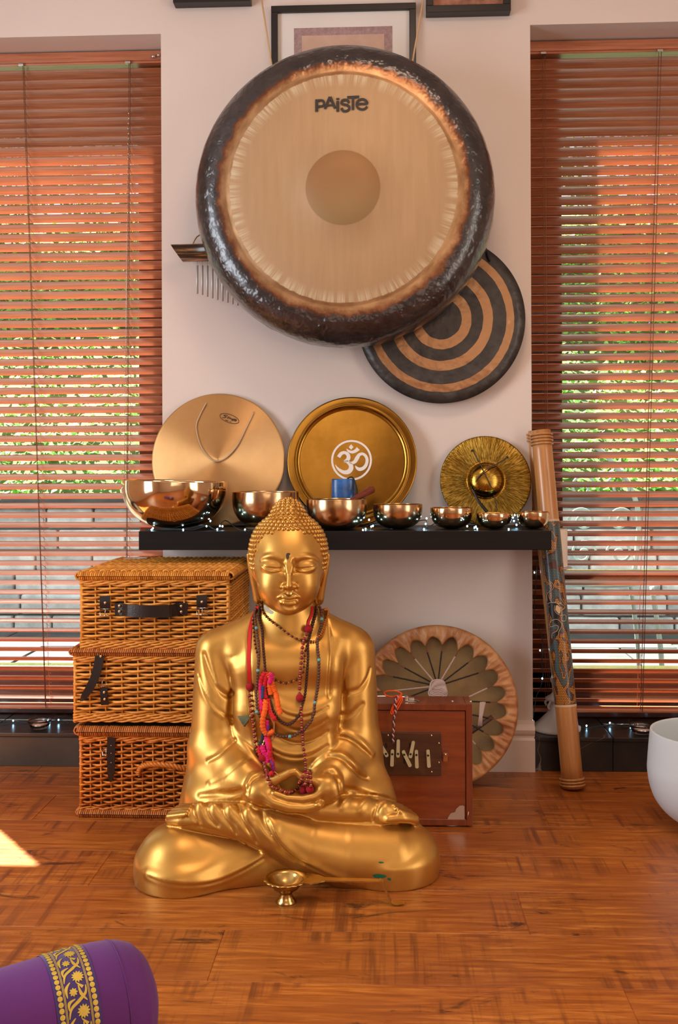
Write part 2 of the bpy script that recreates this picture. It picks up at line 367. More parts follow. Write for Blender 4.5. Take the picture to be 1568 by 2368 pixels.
def blind(x0, x1, ztop, pxref, label, cords, beads=None):
    root = empty('wooden_blind', ((x0 + x1) / 2, BY, ztop), label, 'blind')
    b = MB(); L = x1 - x0; hw = .0185; sec = []
    for i in range(6):
        t = -1 + 2 * i / 5; sec.append((t * hw, .0028 * (1 - t * t)))
    up = sec; lo = [(y, z - .0026) for y, z in reversed(sec)]; ring = up + lo; k = len(ring); ca, sa = math.cos(-TILT), math.sin(-TILT)
    ring = [(y * ca - z * sa, y * sa + z * ca) for y, z in ring]
    vs = [(-L / 2, y, z) for y, z in ring] + [(L / 2, y, z) for y, z in ring]
    fs = [(i, (i + 1) % k, k + (i + 1) % k, k + i) for i in range(k)] + [tuple(reversed(range(k))), tuple(range(k, 2 * k))]
    b.add(vs, fs, False); sm = mesh_of(b, 'slat', BW)
    obj('headrail', MB().box((x0, BY - .03, ztop - .036), (x1, BY + .03, ztop - .002), .002), BW, root)
    obj('valance', MB().box((x0, BY - .036, ztop - .030), (x1, BY - .030, ztop - .001), .001), BW, root)
    z = ztop - .055; zb = Z(1655, BY, pxref); i = 0
    zs = []
    while z > zb + .03:
        zs.append(z); z -= PITCH
    for i, z in enumerate(zs):
        s_ = inst('slat', sm, root, (random.uniform(-.0015, .0015), 0, z - ztop), (random.uniform(-.02, .02), random.uniform(-.0006, .0006), 0))
    obj('bottom_rail', MB().box((x0, BY - .022, zs[-1] - PITCH - .005), (x1, BY + .022, zs[-1] - PITCH + .007), .003), BW, root)
    zb = zs[-1] - PITCH
    for xa, xb in cords:
        for yy in (BY - .021, BY + .021):
            c = MB(); c.tube([(xa, yy, ztop - .03), ((xa + xb) / 2, yy, (ztop + zb) / 2), (xb, yy, zb)], .0009, 5); obj('ladder_cord', c, cordm, root)
        c = MB(); c.tube([(xa + .006, BY - .027, ztop - .03), (xb + .004, BY - .027, zb)], .0011, 5); obj('lift_cord', c, cordm, root)
        for z in zs:
            c = None
        c = MB()
        for z in zs:
            t = (ztop - z) / (ztop - zb); x = xa + (xb - xa) * t
            c.tube([(x, BY - .021, z + .0), (x + .008, BY + .021, z - .022)], .0006, 3, cap=False)
        obj('ladder_rungs', c, cordm, root, kind='stuff')
        obj('cord_clip', MB().box((xa - .008, BY - .040, ztop - .040), (xa + .008, BY - .028, ztop - .033), .001), nick, root)
    if beads:
        xa, xb, zend = beads; c = MB(); z = ztop - .19; i = 0
        while z > zend:
            t = (ztop - z) / (ztop - zend); c.ball((xa + (xb - xa) * t + .001 * math.sin(i * 1.7), BY - .033, z), .0021, 6, 4); z -= .0155; i += 1
        c.tube([(xa, BY - .033, ztop - .03), (xb, BY - .033, zend)], .0006, 4); obj('bead_chain', c, nick, root, kind='stuff')
    return root
bl = blind(-1.472, XL + .02, ZSL - .004, 200, 'reddish wooden slatted blind with a beaded chain, in the window left of the pier', [(W(62, BY), W(108, BY)), (W(306, BY), W(292, BY))], (W(309, BY), W(293, BY), Z(1120, BY)))
br = blind(XR + .006, 1.70, ZSR - .004, 1400, 'reddish wooden slatted blind behind the bamboo tubes, in the window right of the pier', [(W(1256, BY), W(1262, BY)), (W(1523, BY), W(1475, BY)), (1.45, 1.45)])
tx = XL - .045
for dx, dz, w_ in ((0, 0, .012), (.016, .004, .008), (.030, -.003, .006)): obj('tilt_mechanism', MB().tube([(tx + dx - w_ / 2, BY - .042, ZSL - .026 + dz), (tx + dx + w_ / 2, BY - .042, ZSL - .026 + dz)], .0045, 8), nick, bl)
# ---------------- the garden outside
gr = M('garden_soil', (0.05, 0.07, 0.02), 0.9, var=0.4)
ZB = 0.70
n = NT('stone_paving'); v = n.co('Object')
n.set('Base Color', n.ramp(n.noise(v, 5, 6, 0.6), [(0.3, (0.022, 0.026, 0.026)), (0.7, (0.065, 0.068, 0.064))])); n.set('Roughness', 0.7); n.bump(n.noise(v, 30, 4), 0.4, 0.006)
ST = MATS['stone_paving']
patio = obj('patio', MB().box((-7, WT + .002, -.20), (7, 2.9, -.10)), M('patio_joint', (0.05, 0.05, 0.045), 0.9), kind='structure')
rr = random.Random(5)
for i in range(11):
    for j in range(5):
        x = -3.3 + i * .6 + (.3 if j % 2 else 0); y = .40 + j * .48
        obj('paving_slab', MB().box((x + .005, y + .005, -.10), (x + .595, y + .475, -.062 + rr.uniform(-.004, .004)), .004), ST, patio)
wallg = obj('garden_wall', MB().box((-6, 2.93, -.1), (6, 3.3, ZB - .05)), M('mortar', (0.26, 0.27, 0.26), 0.9), kind='structure')
stoneA = M('pale_walling_stone', (0.48, 0.52, 0.53), 0.8, var=0.3, vscale=9, bump=0.6, bscale=25, bdist=0.01)
stoneB = M('grey_walling_stone', (0.34, 0.38, 0.39), 0.8, var=0.35, vscale=9, bump=0.6, bscale=25, bdist=0.01)
for r in range(6):
    x = -3.2 + rr.uniform(0, .2); z0 = -.1 + r * .125
    while x < 3.2:
        L = rr.uniform(.22, .52); obj('walling_stone', MB().box((x, 2.86 + rr.uniform(0, .03), z0), (x + L - .012, 2.95, z0 + .113), .012), rr.choice([stoneA, stoneA, stoneB]), wallg); x += L
obj('coping', MB().box((-6, 2.82, ZB - .05), (6, 3.34, ZB), .01), ST, wallg)
# planted bank rising behind the wall
def bankz(x, y): return ZB - .02 + (y - 3.3) * .62 + .12 * noise.noise(Vector((x * .8, y * .8, 0)))
b = MB(); nx, ny = 80, 30; vs = []
for j in range(ny):
    for i in range(nx):
        x = -7 + 14 * i / (nx - 1); y = 3.3 + 4.7 * j / (ny - 1); vs.append((x, y, bankz(x, y)))
b.add(vs, [(j * nx + i, j * nx + i + 1, (j + 1) * nx + i + 1, (j + 1) * nx + i) for j in range(ny - 1) for i in range(nx - 1)])
obj('planted_bank', b, gr, kind='structure')
def leaf_mesh(N, fn, size, seed):
    R = np.random.RandomState(seed); vs = []; fs = []
    for i in range(N):
        p, s = fn(R); a = R.uniform(0, 2 * PI); tl = R.uniform(-.5, 1.1); u = np.array((math.cos(a), math.sin(a), 0)); w = np.array((-math.sin(a) * math.cos(tl), math.cos(a) * math.cos(tl), math.sin(tl)))
        s *= size * R.uniform(.6, 1.3); o = len(vs); vs += [tuple(p - w * s), tuple(p + u * s * .45), tuple(p + w * s), tuple(p - u * s * .45)]; fs.append((o, o + 1, o + 2, o + 3))
    return MB().add(vs, fs, False)
def leafmat(name, a, b_):
    n = NT(name); ge = n.node('ShaderNodeNewGeometry'); n.set('Base Color', n.ramp(ge.outputs['Random Per Island'], [(0.0, a), (1.0, b_)])); n.set('Roughness', 0.4)
    n.set('Specular IOR Level', 0.5)
    td = n.node('ShaderNodeBsdfTranslucent', {'Color': tuple(min(1, c * 1.6) for c in b_)}); mx = n.node('ShaderNodeMixShader', {0: 0.4}); n.L(n.b.outputs[0], mx.inputs[1]); n.L(td.outputs[0], mx.inputs[2]); n.L(mx.outputs[0], n.out.inputs[0]); return n.m
LG = leafmat('ground_cover_leaf', (0.02, 0.10, 0.015), (0.27, 0.55, 0.13)); LD = leafmat('hedge_leaf', (0.02, 0.06, 0.01), (0.22, 0.32, 0.08))
def fb(R):
    x = R.uniform(-5.5, 5.5); y = 3.3 + R.uniform(0, 1) ** 1.3 * 4.5; return np.array((x, y, bankz(x, y) + R.uniform(0, .09))), 1 + (y - 3.3) * .12
obj('ground_cover_plants', leaf_mesh(26000, fb, .035, 1), LG, label='bright green ground cover growing on the sunny garden bank', cat='plants', kind='stuff')
def ff(R):
    x = R.uniform(-5, 5); y = 3.35 + R.uniform(0, 1) * 2.2; return np.array((x, y, bankz(x, y) + R.uniform(.08, .16))), 1
obj('lavender_flowers', leaf_mesh(700, ff, .016, 2), M('lavender_petal', (0.42, 0.30, 0.75), 0.6), label='small lilac flowers scattered over the green bank', cat='flowers', kind='stuff')
def hedge(x, y, h, w, seed, label, N=5200):
    r = empty('garden_shrub', (x, y, bankz(x, min(y, 7.9)) - .05), label, 'shrub', 'shrubs at the top of the bank'); z0 = r.location.z
    def fh(R):
        d = R.normal(size=3); d /= np.linalg.norm(d); q = R.uniform(.75, 1.0); return np.array((x + d[0] * w * q, y + d[1] * w * .5 * q, z0 + h * .55 + d[2] * h * .5 * q)), 1
    obj('foliage', leaf_mesh(N, fh, .055, seed), LD, r)
    t = MB(); t.tube([(x, y, z0), (x + .03, y, z0 + h * .3), (x - .02, y, z0 + h * .6)], [.05, .02], 7); obj('trunk', t, M('bark', (0.12, 0.08, 0.05), 0.9), r)
for i, (x, h, w) in enumerate([(-4.1, 2.4, 1.0), (-2.6, 3.0, 1.1), (-.9, 2.6, 1.1), (.8, 2.9, 1.1), (2.4, 2.5, 1.0), (3.9, 3.1, 1.1)]):
    hedge(x, 7.1, h, w, 20 + i, 'leafy green shrub at the top of the garden bank, ' + ('seen furthest left', 'second from the left', 'left of the pier', 'right of the pier', 'second from the right', 'seen furthest right')[i])
# wrought metal garden chair beyond the right window
pm_ = M('pale_painted_metal', (0.20, 0.27, 0.25), 0.35, 0.0, coat=0.3)
cx, cy = W(1372, 1.5), 1.5
ch = empty('garden_chair', (cx, cy, -.062), 'pale scrolled metal garden chair on the patio beyond the right window', 'chair')
z0 = -.062
for sx in (-.22, .22):
    for yy in (cy - .2, cy + .2):
        c = MB(); c.tube(catmull([(cx + sx * .9, yy, z0 + .44), (cx + sx * 1.05, yy, z0 + .2), (cx + sx * 1.1, yy, z0)], 5), .011, 7); obj('leg', c, pm_, ch)
c = MB(); c.lathe([(0, .012), (.23, .012), (.24, 0), (.23, -.012), (0, -.012)], 28, Matrix.Translation((cx, cy, z0 + .45))); obj('seat', c, pm_, ch)
c = MB(); c.tube(catmull([(cx - .22, cy + .2, z0 + .44), (cx - .25, cy + .25, z0 + .75), (cx - .12, cy + .27, z0 + .98), (cx, cy + .28, z0 + 1.04), (cx + .12, cy + .27, z0 + .98), (cx + .25, cy + .25, z0 + .75), (cx + .22, cy + .2, z0 + .44)], 6), .012, 7)
obj('back_frame', c, pm_, ch)
c = MB()
for k in range(9):
    ox = cx + (-.17, 0, .17)[k % 3]; oz = z0 + .54 + .15 * (k // 3); sgn = 1 if k % 2 else -1
    pts = [(ox + sgn * (.062 - .0018 * q) * math.cos(q * .31), cy + .245, oz + (.062 - .0018 * q) * math.sin(q * .31)) for q in range(33)]
    c.tube(pts, .0065, 6)
obj('back_scrolls', c, pm_, ch)
# ================================================================== THE SEATED STATUE (sculpted as one distance field, then meshed)
SO = Vector((W(668, -0.66), -0.66, 0.0)); STH = math.atan2(-SO.x, 2.30) ; SR = Matrix.Rotation(STH, 3, 'Z'); SRI = SR.inverted()
LC = SRI @ (CAM - SO)
def lray(px, py): return SRI @ ray(px, py)
def B(px, py, yl):                      # picture point at local depth yl -> local point
    d = lray(px, py); return LC + d * ((yl - LC.y) / d.y)
def toW(p): return SO + SR @ Vector(p)
class Field:
    def __init__(s, lo, hi, h):
        s.lo = np.array(lo, float); s.h = h; s.n = tuple(int(round((b - a) / h)) + 1 for a, b in zip(lo, hi))
        s.F = np.full(s.n, 0.04, np.float32); s.ax = [np.float32(s.lo[i]) + np.arange(s.n[i], dtype=np.float32) * np.float32(h) for i in range(3)]
    def reg(s, lo, hi, pad):
        sl = []; g = []
        for i in range(3):
            a = max(0, int((lo[i] - pad - s.lo[i]) / s.h)); b = min(s.n[i], int((hi[i] + pad - s.lo[i]) / s.h) + 2)
            if b <= a: return None, None
            sl.append(slice(a, b)); g.append(s.ax[i][a:b])
        return tuple(sl), (g[0][:, None, None], g[1][None, :, None], g[2][None, None, :])
    def comb(s, sl, d, k, op):
        A = s.F[sl]
        if op == 'U':
            if k > 0: h = np.clip(.5 + .5 * (A - d) / k, 0, 1); s.F[sl] = A + (d - A) * h - k * h * (1 - h)
            else: s.F[sl] = np.minimum(A, d)
        elif op == 'S':
            d = -d
            if k > 0: h = np.clip(.5 - .5 * (A - d) / k, 0, 1); s.F[sl] = A + (d - A) * h + k * h * (1 - h)
            else: s.F[sl] = np.maximum(A, d)
        elif op == 'I':
            if k > 0: h = np.clip(.5 - .5 * (A - d) / k, 0, 1); s.F[sl] = A + (d - A) * h + k * h * (1 - h)
            else: s.F[sl] = np.maximum(A, d)
    @staticmethod
    def cone(g, a, b, r1, r2):
        X, Y, Z_ = g; a = np.array(a, np.float32); b = np.array(b, np.float32); ab = b - a; L2 = float(ab @ ab)
        px, py, pz = X - a[0], Y - a[1], Z_ - a[2]
        if L2 < 1e-12: return np.sqrt(px * px + py * py + pz * pz) - np.float32(r1)
        t = np.clip((px * ab[0] + py * ab[1] + pz * ab[2]) / L2, 0, 1)
        return np.sqrt((px - t * ab[0]) ** 2 + (py - t * ab[1]) ** 2 + (pz - t * ab[2]) ** 2) - (np.float32(r1) + t * np.float32(r2 - r1))
    def cap(s, a, b, r1, r2=None, k=.01, op='U'):
        r2 = r1 if r2 is None else r2; R = max(r1, r2)
        lo = [min(a[i], b[i]) - R for i in range(3)]; hi = [max(a[i], b[i]) + R for i in range(3)]
        sl, g = s.reg(lo, hi, k + (.034 if R > .03 else .012))
        if sl is None: return
        s.comb(sl, s.cone(g, a, b, r1, r2), k, op)
    def ell(s, c, r, k=.01, op='U', rot=None, p=2.0):
        R = max(r) if rot is not None else None
        lo = [c[i] - (R or r[i]) for i in range(3)]; hi = [c[i] + (R or r[i]) for i in range(3)]
        sl, g = s.reg(lo, hi, k + (.034 if max(r) > .03 else .012))
        if sl is None: return
        X, Y, Z_ = g[0] - np.float32(c[0]), g[1] - np.float32(c[1]), g[2] - np.float32(c[2])
        if rot is not None:
            m = rot.inverted(); X, Y, Z_ = [np.float32(m[i][0]) * X + np.float32(m[i][1]) * Y + np.float32(m[i][2]) * Z_ for i in range(3)]
        if p != 2.0:
            q = (np.abs(X / r[0]) ** p + np.abs(Y / r[1]) ** p + np.abs(Z_ / r[2]) ** p) ** (1 / p); s.comb(sl, ((q - 1) * min(r)).astype(np.float32), k, op); return
        q = np.sqrt((X / r[0]) ** 2 + (Y / r[1]) ** 2 + (Z_ / r[2]) ** 2); q2 = np.sqrt((X / r[0] ** 2) ** 2 + (Y / r[1] ** 2) ** 2 + (Z_ / r[2] ** 2) ** 2)
        s.comb(sl, q * (q - 1) / np.maximum(q2, 1e-6), k, op)
    def cyl(s, c, rx, ry, z0, z1, k=.01, rnd=.01):      # upright elliptic slab
        sl, g = s.reg((c[0] - rx, c[1] - ry, z0), (c[0] + rx, c[1] + ry, z1), k + .012)
        X, Y = (g[0] - c[0]), (g[1] - c[1]); q = np.sqrt((X / rx) ** 2 + (Y / ry) ** 2); d1 = (q - 1) * min(rx, ry) + rnd; d2 = np.abs(g[2] - (z0 + z1) / 2) - (z1 - z0) / 2 + rnd
        d = np.minimum(np.maximum(d1, d2), 0) + np.sqrt(np.maximum(d1, 0) ** 2 + np.maximum(d2, 0) ** 2) - rnd
        s.comb(sl, d.astype(np.float32), k, 'U')
    def stroke(s, P, R, k=.006, op='U'):
        P = [np.array(p, float) for p in P]; n = len(P); R = R if isinstance(R, (list, tuple)) else [R] * n
        if len(R) != n: R = list(np.interp(np.linspace(0, 1, n), np.linspace(0, 1, len(R)), R))
        lo = np.min(P, 0) - max(R); hi = np.max(P, 0) + max(R); pad = k + .008
        sl, g = s.reg(lo, hi, pad)
        if sl is None: return
        D = np.full(s.F[sl].shape, .04, np.float32)
        for a, b, r1, r2 in zip(P[:-1], P[1:], R[:-1], R[1:]):
            l2 = np.minimum(a, b) - max(r1, r2); h2 = np.maximum(a, b) + max(r1, r2); s2, g2 = s.reg(l2, h2, pad)
            if s2 is None: continue
            ss = tuple(slice(s2[i].start - sl[i].start, s2[i].stop - sl[i].start) for i in range(3))
            D[ss] = np.minimum(D[ss], s.cone(g2, a, b, r1, r2))
        s.comb(sl, D, k, op)
    def hit(s, px, py, y0=-.29, y1=.25):
        d = lray(px, py); ys = np.arange(y0, y1, s.h * .5); P = np.array(LC)[None, :] + np.array(d)[None, :] * ((ys - LC.y) / d.y)[:, None]
        I = (P - s.lo) / s.h; J = np.floor(I).astype(int); ok = np.all((J >= 0) & (J < np.array(s.n) - 1), 1); v = np.full(len(ys), .04)
        if ok.any():
            j = J[ok]; f = I[ok] - j; a = 0
            for dx in (0, 1):
                for dy in (0, 1):
                    for dz in (0, 1):
                        a = a + s.F[j[:, 0] + dx, j[:, 1] + dy, j[:, 2] + dz] * np.abs(1 - dx - f[:, 0]) * np.abs(1 - dy - f[:, 1]) * np.abs(1 - dz - f[:, 2])
            v[ok] = a
        w = np.where(v < 0)[0]
        if len(w) == 0: return None
        i = w[0]; t = v[i - 1] / (v[i - 1] - v[i]) if i > 0 else 0; yy = ys[max(i - 1, 0)] + t * s.h * .5
        return LC + d * ((yy - LC.y) / d.y)
    def path(s, pts, off=0.0, n=5, fall=-.1):
        out = []; last = fall
        Q = catmull([(p[0], p[1], 0) for p in pts], n)
        for q in Q:
            h = s.hit(q.x, q.y)
            if h is None: h = B(q.x, q.y, last)
            last = h.y; out.append(Vector((h.x, h.y - off, h.z)))
        return out
    def line(s, pts, r, k=.005, op='U', off=0.0, n=5):
        s.stroke(s.path(pts, off, n), r, k, op)
    def mesh(s):
        F = s.F; nx, ny, nz = F.shape; ins = F < 0
        m = np.zeros((nx - 1, ny - 1, nz - 1), np.uint8)
        for dx in (0, 1):
            for dy in (0, 1):
                for dz in (0, 1): m += ins[dx:nx - 1 + dx, dy:ny - 1 + dy, dz:nz - 1 + dz]
        act = (m > 0) & (m < 8); C = np.argwhere(act); idx = np.full(act.shape, -1, np.int32); idx[act] = np.arange(len(C))
        acc = np.zeros((len(C), 3)); cnt = np.zeros(len(C))
        cor = [(a, b, c) for a in (0, 1) for b in (0, 1) for c in (0, 1)]
        V = {c: F[C[:, 0] + c[0], C[:, 1] + c[1], C[:, 2] + c[2]] for c in cor}
        for c in cor:
            for ax in range(3):
                if c[ax] == 0:
                    e = list(c); e[ax] = 1; e = tuple(e); a, b = V[c], V[e]; x = (a < 0) != (b < 0); t = np.where(x, a / np.where(a == b, 1, a - b), 0)
                    p = np.tile(np.array(c, float), (len(C), 1)); p[:, ax] = t; acc[x] += p[x]; cnt[x] += 1
        verts = s.lo + (C + acc / cnt[:, None]) * s.h
        quads = []
        for ax in range(3):
            o1, o2 = (ax + 1) % 3, (ax + 2) % 3
            sa = [slice(0, n) for n in F.shape]; sb = list(sa); sa[ax] = slice(0, F.shape[ax] - 1); sb[ax] = slice(1, F.shape[ax])
            d = ins[tuple(sa)] != ins[tuple(sb)]; E = np.argwhere(d); E = E[(E[:, o1] > 0) & (E[:, o2] > 0) & (E[:, o1] < F.shape[o1] - 1) & (E[:, o2] < F.shape[o2] - 1)]
            fl_ = ins[tuple(E.T)]
            def cell(a, b): q = E.copy(); q[:, o1] -= a; q[:, o2] -= b; return idx[tuple(q.T)]
            q = np.stack([cell(1, 1), cell(0, 1), cell(0, 0), cell(1, 0)], 1); q[~fl_] = q[~fl_][:, ::-1]; quads.append(q)
        return verts, np.concatenate(quads)
def np_mesh(name, verts, quads, mat):
    me = bpy.data.meshes.new(name); me.vertices.add(len(verts)); me.vertices.foreach_set('co', verts.astype(np.float32).ravel())
    me.loops.add(quads.size); me.loops.foreach_set('vertex_index', quads.astype(np.int32).ravel())
    me.polygons.add(len(quads)); me.polygons.foreach_set('loop_start', np.arange(0, quads.size, 4, dtype=np.int32)); me.polygons.foreach_set('loop_total', np.full(len(quads), 4, np.int32))
    me.polygons.foreach_set('use_smooth', np.ones(len(quads), bool)); me.update(); me.validate(); me.materials.append(mat); return me
n = NT('satin_gold'); v = n.co('Object'); f = n.noise(v, 9, 5, 0.6)
n.set('Base Color', n.ramp(f, [(0.25, (0.51, 0.262, 0.046)), (0.6, (0.61, 0.330, 0.066)), (0.8, (0.67, 0.385, 0.090))])); n.set('Metallic', 0.85); n.set('Coat Weight', .35); n.set('Coat Roughness', .32); n.set('Roughness', n.math('MULTIPLY_ADD', n.noise(v, 5, 4, .6), 0.14, 0.33))
n.bump(n.noise(v, 260, 3), 0.05, 0.0008)
GOLD = MATS['satin_gold']
S1 = Field((-.385, -.26, -.006), (.375, .24, .60), 0.0024 if True else .004)
s = S1
P = lambda px, py, y: tuple(B(px, py, y))
# torso
s.cap(P(612, 1535, .01), P(724, 1535, .01), .078, k=0); s.cap(P(618, 1640, .0), P(718, 1640, .0), .080, k=.03); s.cap(P(610, 1760, .0), P(730, 1760, .0), .088, k=.04)
s.cap(P(540, 1505, .03), P(795, 1505, .03), .050, k=.03)
s.cap(P(640, 1430, .02), P(530, 1492, .025), .040, .045, k=.03); s.cap(P(698, 1430, .02), P(805, 1492, .025), .040, .045, k=.03)
s.ell(P(668, 1850, .045), (.22, .105, .10), k=.03)
# upper arms
for sg, sx, ex in ((-1, 500, 499), (1, 820, 820)):
    s.cap(P(sx, 1502, .022), P(ex, 1715, .0), .047, .057, k=.010)
s.cap(P(499, 1730, .0), P(560, 1800, -.085), .056, .047, k=.02); s.cap(P(560, 1800, -.085), P(612, 1832, -.135), .046, .034, k=.015)
s.cap(P(820, 1722, .0), P(780, 1790, -.08), .056, .047, k=.02); s.cap(P(780, 1790, -.08), P(738, 1826, -.135), .044, .032, k=.015)
# sleeves spreading over the thighs
s.cap(P(497, 1750, .0), P(462, 1862, -.05), .055, .030, k=.03); s.ell(P(520, 1835, -.045), (.085, .075, .055), k=.03)
s.cap(P(822, 1745, .0), P(890, 1855, -.045), .055, .026, k=.03); s.ell(P(812, 1832, -.04), (.085, .075, .052), k=.03)
s.cap(P(480, 1790, .01), P(440, 1880, -.02), .05, .03, k=.02)
# neck
s.cap(P(668, 1370, .02), P(668, 1450, .02), .055, .060, k=.022)
# legs, knees and the flat base
s.cap(P(414, 2008, -.118), P(600, 1992, -.085), .087, .083, k=.012)
s.cap(P(412, 1995, -.115), P(520, 1950, -.02), .082, .10, k=.03)
s.cyl(B(425, 2090, -.12), .093, .098, -.02, .050, k=.03)
s.cap(P(928, 1984, -.115), P(860, 1982, -.125), .081, .074, k=.02)
s.cyl(B(905, 2062, -.12), .092, .092, -.02, .052, k=.03)
s.cyl((0, -.02, 0), .27, .140, -.02, .062, k=.012, rnd=.02)
s.cyl((0, .04, 0), .225, .115, -.02, .09, k=.03, rnd=.03); s.ell(P(668, 1825, -.04), (.07, .05, .05), k=.02)
# shin lying across the front, with its foot on the far knee
s.stroke([P(900, 1984, -.130), P(800, 1976, -.142), P(715, 1957, -.150), P(640, 1922, -.150), P(560, 1899, -.144), P(480, 1890, -.136), P(430, 1889, -.130)], [.078, .071, .058, .048, .038, .031, .024], k=.005)
s.stroke([P(470, 1890, -.132), P(425, 1892, -.128), P(398, 1895, -.122)], [.026, .020, .013], k=.006)
# other shin and foot above it
s.stroke([P(650, 1868, -.115), P(740, 1873, -.130), P(850, 1878, -.125), P(905, 1884, -.120)], [.028, .031, .030, .026], k=.004)
s.stroke([P(890, 1876, -.135), P(925, 1882, -.135), P(955, 1889, -.125)], [.024, .017, .010], k=.003)
s.ell(P(905, 1950, -.09), (.070, .065, .040), k=.02)
# feet: toes
def fp(px, py, u, v_, sc): return (px + u / sc, py + v_ / sc)
toesL = [((389, 1888), (430, 1883)), ((395, 1881), (434, 1877)), ((402, 1874), (438, 1871)), ((409, 1869), (442, 1866)), ((417, 1864), (448, 1862))]
for i, (a, b) in enumerate(toesL):
    s.cap(P(a[0], a[1], -.134 + i * .006), P(b[0], b[1], -.156 + i * .007), .0055, .0048, k=.0016)
s.stroke([P(391, 1896, -.128), P(415, 1899, -.142), P(450, 1899, -.150)], [.0085, .010, .010], k=.004)
toesR = [((961, 1890), (925, 1876)), ((955, 1884), (917, 1870)), ((948, 1877), (910, 1864)), ((938, 1871), (903, 1859)), ((928, 1865), (897, 1855))]
for i, (a, b) in enumerate(toesR):
    s.cap(P(a[0], a[1], -.136 + i * .006), P(b[0], b[1], -.158 + i * .007), .0055, .0048, k=.0016)
s.stroke([P(960, 1894, -.138), P(930, 1891, -.152), P(900, 1893, -.156)], [.0080, .0095, .0090], k=.003)
# hands: lower hand
s.ell(P(604, 1832, -.150), (.036, .030, .030), k=.012)
for i in range(4):
    o = i * .010; s.stroke([P(606, 1836 + i * 2, -.168 + o), P(632, 1856 + i * 1.5, -.178 + o), P(668, 1867 + i, -.182 + o), P(704, 1869, -.180 + o), P(736 - i * 6, 1863 - i, -.176 + o)], [.0115, .0105, .0098, .0092, .0088], k=.004)
# upper hand
s.ell(P(757, 1822, -.150), (.034, .030, .030), k=.012)
for i in range(4):
    o = i * .009; s.stroke([P(752, 1824, -.166 + o), P(728, 1842 - i, -.174 + o), P(700, 1848 - i * 1.5, -.177 + o), P(664, 1846 - i * 2, -.176 + o), P(634 + i * 4, 1835 - i * 2, -.172 + o)], [.0110, .0090, .0082, .0076, .0070], k=.0035)
# thumbs meeting at their tips
s.stroke([P(612, 1820, -.155), P(632, 1806, -.160), P(655, 1795, -.162), P(671, 1786, -.163), P(681, 1783, -.163)], [.0150, .0120, .0095, .0085, .0068], k=.006)
s.stroke([P(755, 1812, -.150), P(735, 1808, -.158), P(712, 1802, -.162), P(697, 1796, -.164), P(684, 1786, -.163)], [.0150, .0115, .0090, .0080, .0060], k=.006)
# nails
s.line([(733, 1862), (737, 1864)], .0035, .003, 'U', -.001, 2)
# ------- drapery lines: each drawn on the surface
def GR(pts, r=.0028, k=.006, off=0.0, n=5):
    rr_ = r if isinstance(r, (list, tuple)) else [r * .45, r, r, r * .45]
    s.line(pts, rr_, k, 'S', off, n)
def RD(pts, r=.0026, k=.007, off=-.0005, n=5):
    rr_ = [x * 1.1 for x in r] if isinstance(r, (list, tuple)) else [r * .4, r * 1.1, r * 1.1, r * .4]
    s.line(pts, rr_, k * 1.7, 'U', off - .65 * max(rr_), n)
c3 = lambda *p: [(420 + u / 3.136, 1380 + v_ / 3.136) for u, v_ in p]
c4 = lambda *p: [(300 + u / 2.119, 1740 + v_ / 2.119) for u, v_ in p]
c6 = lambda *p: [(340 + u / 4.355, 1840 + v_ / 4.355) for u, v_ in p]
c7 = lambda *p: [(590 + u / 4.02, 1740 + v_ / 4.02) for u, v_ in p]
GR(c3((375, 450), (372, 560), (378, 700), (376, 830), (376, 940)), [.001, .006, .009, .009, .004], .014)
GR(c3((1168, 470), (1162, 600), (1158, 700), (1150, 800), (1140, 920), (1110, 1020)), [.001, .006, .009, .009, .008, .003], .014)
RD(c3((385, 420), (420, 560), (440, 700), (438, 860), (440, 980)), .010, .02, -.007)
RD(c3((1130, 330), (1110, 500), (1100, 700), (1095, 860), (1085, 1000)), .009, .02, -.006)
# robe edges on the chest
GR(c3((560, 90), (505, 190), (488, 300), (485, 420), (492, 600), (500, 800), (520, 1000), (560, 1180)), .0030, .005)
GR(c3((1060, 160), (1078, 300), (1085, 420), (1075, 560), (1068, 700), (1066, 850), (1062, 980), (1058, 1090)), .0030, .005)
RD(c3((376, 935), (400, 1010), (450, 1080), (510, 1150), (570, 1220), (610, 1270)), .0032, .006)
RD(c3((1120, 985), (1075, 1070), (1050, 1150), (985, 1210), (930, 1260)), .0032, .006)
# cloth across the belly
for pts, r in ((((690, 790), (760, 840), (860, 860), (960, 840), (1060, 785)), .0040), (((680, 880), (780, 940), (880, 955), (980, 920), (1058, 870)), .0040),
               (((700, 1000), (800, 1045), (900, 1045), (1000, 1005), (1058, 960)), .0035), (((640, 1070), (740, 1120), (850, 1132), (960, 1105), (1055, 1045)), .0028), (((640, 1090), (740, 1140), (850, 1155), (960, 1125), (1055, 1065)), .0028)):
    RD(c3(*pts), r * 1.0, .016, -r * .8); GR([(x, y + 5) for x, y in c3(*pts)], [.0006, .0024, .0024, .0006], .006, .0)
# folds of the sleeves, viewer's left
GR(c3((120, 560), (160, 680), (220, 780), (300, 850), (372, 885)), .0030, .006); RD(c3((130, 600), (165, 700), (225, 800), (300, 868)), .0028, .006)
GR(c3((250, 650), (300, 700), (340, 718), (372, 700)), .0032, .008); GR(c3((160, 420), (190, 520), (230, 620)), .003, .012)
GR(c3((190, 1190), (260, 1150), (330, 1090), (385, 1040)), .0030, .008); GR(c3((210, 1350), (300, 1310), (390, 1240), (480, 1178)), .0042, .008)
RD(c3((200, 1362), (300, 1325), (395, 1255), (478, 1196)), .0028, .006); GR(c3((480, 1430), (488, 1370), (520, 1320), (590, 1290)), .0035, .006)
RD(c3((468, 1430), (478, 1365), (512, 1308), (585, 1278)), .0035, .006); GR(c3((130, 1440), (240, 1430), (360, 1430), (470, 1400)), .003, .012)
